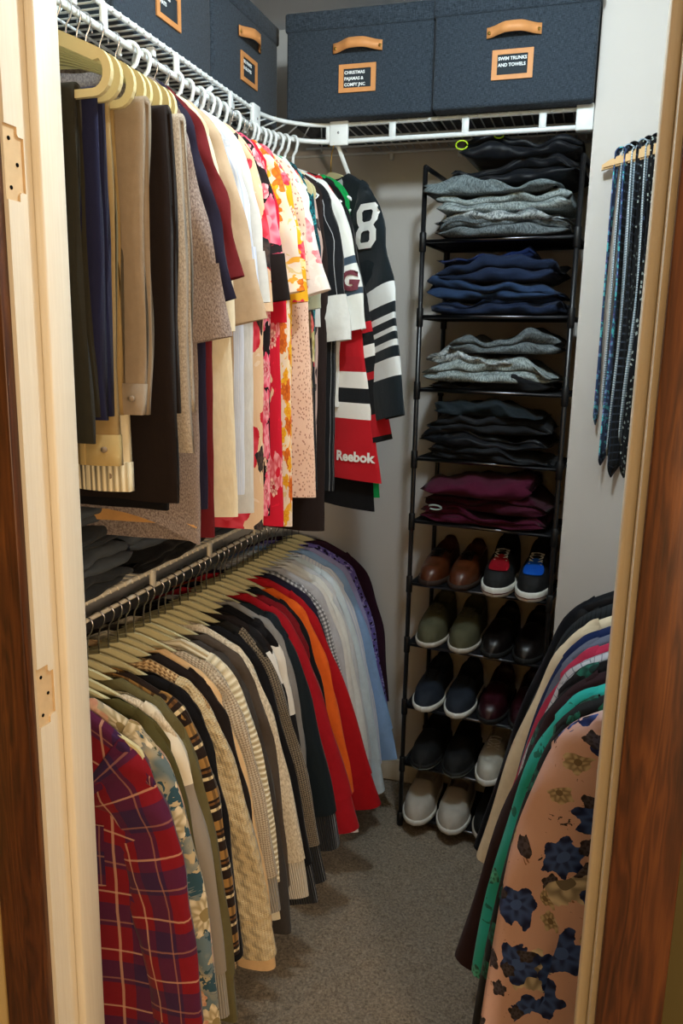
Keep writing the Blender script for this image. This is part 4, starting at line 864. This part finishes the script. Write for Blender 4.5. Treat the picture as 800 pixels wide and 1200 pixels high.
# ------------------------------------------------------------------ shoes
def shoe_surface(Lh, wd, h_toe, h_mid, h_col, open0=.50, depth=.045, nu=30, nv=25, grow=0.0, z0=0.0, pt=.0):
    """height field of an upper; rows from toe (0) to heel (1)"""
    s = np.linspace(0, 1, nu); xi = np.linspace(-1, 1, nv)
    half = wd/2*np.clip((np.sqrt(np.clip(1-(1-np.clip(s/.40, 0, 1))**2.1, 0, 1)))*(1-.16*sstep(s, .30, .55)+.02*sstep(s, .6, .8))*np.sqrt(np.clip(1-np.clip((s-.86)/.145, 0, 1)**2.6, 0, 1)), .02, 2)
    h = h_toe*(np.clip(s/.12, 0, 1)**.45)*(1-sstep(s, .18, .55))+h_mid*sstep(s, .18, .55)*(1-sstep(s, .6, .95))+h_col*sstep(s, .6, .95); h = h*(1-.12*sstep(s, .97, 1))
    Z = z0+h[:, None]*(1-np.abs(xi)[None]**3.2)**(.42); X = (half[:, None]+grow)*xi[None]
    X = X+pt*(1-s[:, None])**2
    cav = sstep(s, open0, open0+.10)*(1-sstep(s, .90, .965)); cx = 1-sstep(np.abs(xi), .56, .80)
    Z = Z-(cav[:, None]*cx[None])*np.minimum(depth, Z-.012)
    Y = np.broadcast_to((s*Lh-Lh/2)[:, None], X.shape)
    return np.stack([X, Y, Z], 2), s, half
def shoe(label, loc, rz, up_mat, sole_mat, L=.285, wd=.100, h=(.052, .078, .092), sole_h=.024, toe=None, tongue=None, lace=None, side=None, group='shoes on the rack', stripe=None, name='shoe', slip=False, cat='shoe', open0=.50):
    r = thing(name, label, cat, loc, rz, group)
    G, s, half = shoe_surface(L, wd, *h, open0=open0, z0=sole_h*.7)
    loft('upper', G, up_mat, r, closed=False)
    # sole: outline extruded with a rounded edge
    a = np.concatenate([s, s[::-1]]); sg = np.concatenate([np.ones(len(s)), -np.ones(len(s))])
    ox = np.interp(a, s, half)*sg; oy = a*L-L/2
    rows = [(1.0, 0, 0), (1.05, -.003, .004), (1.06, -.004, sole_h-.004), (1.02, 0, sole_h)]
    S = np.array([[(x*k+np.sign(x)*.001, y*(1-2*dy/L), zz) for x, y in zip(ox, oy)] for k, dy, zz in rows])
    so = loft('sole', S, sole_mat, r, True, (True, True), None, True)
    if stripe: q = S[2:3].repeat(2, 0).copy(); q[0, :, 2] = sole_h*.35; q[1, :, 2] = sole_h*.45; q[:, :, 0] *= 1.012; q[:, :, 1] *= 1.006; loft('sole_stripe', q, stripe, so)
    off = np.array([0, 0, .0016])
    def patch(nm, r0, r1, c0, c1, m, o=.0018):
        P = G[r0:r1, c0:c1].copy(); P[:, :, 2] += o; P[:, :, 0] *= 1.012; P[:, :, 1] -= .0006; return loft(nm, P, m, r, closed=False)
    if toe:
        D = []
        for rho in (.02, .35, .7, 1.0):
            row = []
            for q in np.linspace(0, 2*PI, 28, endpoint=False):
                i, j = 8.2+4.0*rho*math.sin(q), 12+7.6*rho*math.cos(q)*(1-.12*math.sin(q)); i0, j0 = int(i), int(j); fi, fj = i-i0, j-j0
                pnt = (G[i0, j0]*(1-fi)+G[i0+1, j0]*fi)*(1-fj)+(G[i0, j0+1]*(1-fi)+G[i0+1, j0+1]*fi)*fj
                row.append(pnt*np.array([1.012, 1, 1])+np.array([0, -.001, .0036]))
            D.append(row)
        loft('toe_cap', D, toe, r)
    if side: patch('side_panel', 1, 5, 0, 25, side, .0016)
    if tongue: patch('tongue', 10, 17, 9, 16, tongue, .003)
    if lace:
        for k in range(4):
            i = 10+int(k*1.8); z = G[i, 12, 2]+.004; y = G[i, 12, 1]
            for d in (1, -1): tube('lace', [(-.019*d, y, G[i, 8, 2]+.003), (0, y+.006, z), (.019*d, y+.013, G[i+2, 8, 2]+.003)], .0017, lace, r, 6)
    return r
for k, v in dict(leather_brown='4a2410', leather_dark='100b0a', suede_olive='4a4832', canvas_navy='141d2a', canvas_black='0a0b0d', leather_white='b4b0a4', leather_red='8e1420', leather_blue='1450b4', leather_wine='2a0b12', rubber_white='dcdcd6', rubber_brown='2a1a12', rubber_black='121212', canvas_white='b8b2a8', rubber_red='5a1014').items():
    simple(k, v, .35 if 'leather' in k else .8, .4, var=.12, scale=60, bmp=.15, bscale=300)
def on(tier, x, y=.115): return rk(x, y, TZ[tier]+.0062)
RA = RKA
BR = dict(L=.28, wd=.090, h=(.044, .073, .088), sole_h=.016)
def pair(tier, xs, labels, y, rz, *a, **k):
    for x, lb in zip(xs, labels): shoe(lb, on(tier, x, y), RA+rz, *a, **k)
pair(4, (.058, .150), ('brown leather lace-up shoe next to the rack post', 'brown leather lace-up shoe next to the red-toed sneaker'), .115, .03, 'leather_brown', 'rubber_brown', tongue='leather_dark', lace='leather_dark', group='brown leather pair', name='leather_shoe', **BR)
HT = dict(L=.29, wd=.095, h=(.046, .088, .125), sole_h=.027, tongue='canvas_black', lace='rubber_white', name='high_top_sneaker', stripe='rubber_red')
shoe('black high top sneaker with red toe and white sole', on(4, .255, .105), RA+.06, 'canvas_black', 'rubber_white', toe='leather_red', side='canvas_black', group='mismatched high top pair', **HT)
shoe('black high top sneaker with blue toe and white sole', on(4, .357, .105), RA+.02, 'canvas_black', 'rubber_white', toe='leather_blue', side='canvas_black', group='mismatched high top pair', **HT)
pair(3, (.058, .160), ('olive suede ankle shoe next to the rack post', 'olive suede ankle shoe next to the black leather pair'), .115, .05, 'suede_olive', 'canvas_white', tongue='suede_olive', lace='suede_olive', L=.28, wd=.095, h=(.052, .086, .108), sole_h=.016, group='olive suede pair', name='ankle_shoe')
pair(3, (.262, .357), ('black leather shoe beside the olive suede pair', 'black leather shoe under the blue-toed sneaker'), .12, 0, 'leather_dark', 'rubber_black', group='black leather pair', name='leather_shoe', **BR)
pair(2, (.058, .160), ('dark navy canvas sneaker next to the rack post', 'dark navy canvas sneaker next to the wine shoes'), .110, .05, 'canvas_navy', 'rubber_white', tongue='canvas_navy', lace='canvas_black', L=.285, wd=.094, h=(.044, .070, .085), sole_h=.018, group='navy canvas pair', name='sneaker')
pair(2, (.262, .357), ('dark wine leather shoe beside the navy sneakers', 'dark wine leather shoe half hidden by the black overcoat'), .115, .02, 'leather_wine', 'rubber_black', group='wine leather pair', name='leather_shoe', **BR)
pair(1, (.060, .163), ('black slip-on shoe next to the rack post', 'black slip-on shoe next to the off-white sneaker'), .110, .05, 'canvas_black', 'rubber_black', L=.285, wd=.095, h=(.046, .066, .072), sole_h=.018, group='black slip-on pair', name='slip_on_shoe', stripe='tape_grey')
pair(1, (.268, .362), ('off-white leather sneaker beside the black slip-ons', 'off-white leather sneaker behind the hanging coats'), .110, .03, 'leather_white', 'rubber_white', tongue='leather_white', lace='rubber_white', L=.285, wd=.090, h=(.048, .078, .095), sole_h=.019, group='off-white sneaker pair', name='sneaker')
pair(0, (.048, .160), ('white slip-on shoe next to the rack foot', 'white slip-on shoe next to the black canvas sneaker'), .085, .10, 'canvas_white', 'rubber_white', L=.275, wd=.102, h=(.050, .078, .080), sole_h=.018, group='white slip-on pair', name='slip_on_shoe')
pair(0, (.270, .365), ('black canvas sneaker with cream sole beside the white slip-ons', 'black canvas sneaker with cream sole behind the hanging coats'), .10, .05, 'canvas_black', 'canvas_white', L=.285, wd=.090, h=(.046, .072, .086), sole_h=.018, group='black canvas pair', name='sneaker')

# ------------------------------------------------------------------ ties on a wooden hanger
def tie_hanger():
    cx, zc, y = .188, 1.975, YS-.030
    h = thing('tie_hanger', 'pale wooden hanger on the stub wall loaded with ties', 'hanger', (cx, y, zc))
    top = [(0, .050)]; bot = [(0, .012)]
    for k in range(1, 13):
        t = k/12; x = .226*t; top.append((x, .050-.068*t**1.25-.02*max(0, t-.9)*3)); bot.append((x, .012-.048*t**1.1))
    o = top+bot[::-1]; pts = [(-x, z) for x, z in top[:0:-1]]+o+[(-x, z) for x, z in bot[1:]]
    n = len(pts); V = [(x, -.010, z) for x, z in pts]+[(x, .010, z) for x, z in pts]
    F = [tuple(range(n)), tuple(range(2*n-1, n-1, -1))]+[(i, n+i, n+(i+1) % n, (i+1) % n) for i in range(n)]
    F = [f[::-1] for f in F]
    me = pymesh('hanger_body', V, F, 'pine_hanger', None, False); bm = bmesh.new(); bm.from_mesh(me); bmesh.ops.recalc_face_normals(bm, faces=bm.faces[:]); bmesh.ops.bevel(bm, geom=[e for e in bm.edges if abs(e.verts[0].co.y-e.verts[1].co.y) < 1e-6], offset=.004, segments=2, affect='EDGES'); bm.to_mesh(me); bm.free()
    link('hanger_body', me, h)
    tube('hook', [(0, 0, .045), (0, 0, .075)]+[(.018*math.cos(a), 0, .095+.018*math.sin(a)) for a in np.linspace(-PI/2, PI*.9, 12)], .002, 'chrome', h, 6)
    w = thing('wall_hook', 'small metal hook on the stub wall above the ties', 'hook', (cx, YS, zc+.108))
    tube('peg', [(0, 0, 0), (0, -.02, 0), (0, -.042, 0), (0, -.048, .008)], .0032, 'chrome', w, 8); tube('plate', [(0, -.001, 0), (0, -.004, 0)], .012, 'chrome', w, 12)
    return cx, zc, y
floral('tie_a', '34486e', [(60, .4, 4, '8a5ab8', '50b8c8', 1, .6)], [('58c0c8', 26, .56), ('22284a', 30, .62)]); striped('tie_b', 'd2dee4', [(.006, .4, 0, '4a6a80', 1, .8), (.006, .4, 0, '8aa0b0', 0, .5)]); striped('tie_c', '0c0e14', [(.020, .2, 0, '4a5464', 1, .8), (.020, .25, .5, '2a3444', 0, .5)])
floral('tie_d', '0d0f14', [(70, .3, 4, 'b8c0b8', '8a9a9a', 2, .7)]); floral('tie_e', '14161e', [(40, .28, 4, '7a8ab0', '4a5a80', 3, .8)]); floral('tie_f', '6a1a34', [(80, .3, 3, 'c8808a', 'e0a8b0', 3, .6)], [('2a1030', 30, .6)]); cloth('tie_g', '2f4a68', rough=.6); cloth('tie_h', '121722', rough=.6); striped('tie_i', '1a2430', [(.008, .4, 0, '8fa8b8', 1, .7)])
def tie(label, cx, zt, y, mat, w, Lf, Lb, yaw, sway):
    r = thing('necktie', label, 'tie', (cx, y, zt), yaw, 'neckties on the wooden hanger')
    t = .003; P = []; n = 22
    R = .013
    for k in range(n): f = k/(n-1); P.append((-R-.002*math.sin(f*5), -Lf*(1-f), f, 0))
    for d in np.linspace(160, 20, 7): P.append((R*math.cos(math.radians(d)), R*math.sin(math.radians(d)), 1, .5))
    for k in range(n): f = k/(n-1); P.append((R+.002*math.sin(f*4), -Lb*f, 1-f, 1))
    V = []; F = []; UV = []; m = 7
    for i, (yy, zz, f, sd) in enumerate(P):
        ww = (w*(.55+.45*(1-f)**1.2) if sd == 0 else (w*.5 if sd == .5 else w*(.5+.12*(1-f))))
        for j in range(m):
            u = j/(m-1)*2-1; tip = 0
            if (i == 0 or i == len(P)-1): tip = .035*abs(u)*(w/.07)
            V.append((u*ww/2+sway*(1-f)*.01*math.sin(6*(1-f)), yy-.004*math.sin(u*2.2+zz*9)*(1 if sd == 0 else .5), zz+tip)); UV.append((u*ww/2, zz))
    for i in range(len(P)-1):
        for j in range(m-1): a0 = i*m+j; F.append((a0, a0+1, a0+m+1, a0+m))
    me = pymesh('blade', V, F, mat, UV); b = link('blade', me, r); md = b.modifiers.new('thick', 'SOLIDIFY'); md.thickness = t; md.offset = 0
cx, zc, yh = tie_hanger()
TS = [(-.172, 'tie_a', 'blue and violet marbled tie at the hanger tip', .060, .72, .66), (-.156, 'tie_b', 'silver blue woven tie', .055, .70, .62), (-.141, 'tie_c', 'black tie with grey grid beside the silver one', .070, .76, .60), (-.124, 'tie_b', 'second silver woven tie further up the hanger', .050, .68, .64), (-.108, 'tie_d', 'black tie with small pale motifs', .070, .77, .66), (-.092, 'tie_e', 'midnight tie with dotted pattern', .065, .74, .60), (-.076, 'tie_i', 'grey blue ribbed tie', .060, .73, .66), (-.060, 'tie_g', 'plain steel blue tie', .065, .78, .62), (-.044, 'tie_f', 'maroon tie with pink specks', .060, .70, .66), (-.028, 'tie_h', 'plain midnight tie near the hanger hook', .068, .76, .60), (-.010, 'tie_c', 'black grid tie by the hanger hook', .06, .72, .6)]
for i, (dx, m, lb, w, lf, lb2) in enumerate(TS):
    dx -= .008; f = abs(dx)/.226; lf += .045; w *= .85; tie(lb, cx+dx, zc+.050-.068*f**1.25+.002, yh, m, w, lf, lb2, math.radians(RNG.uniform(74, 84) if i < 2 else RNG.uniform(56, 76)), RNG.uniform(-1, 1))
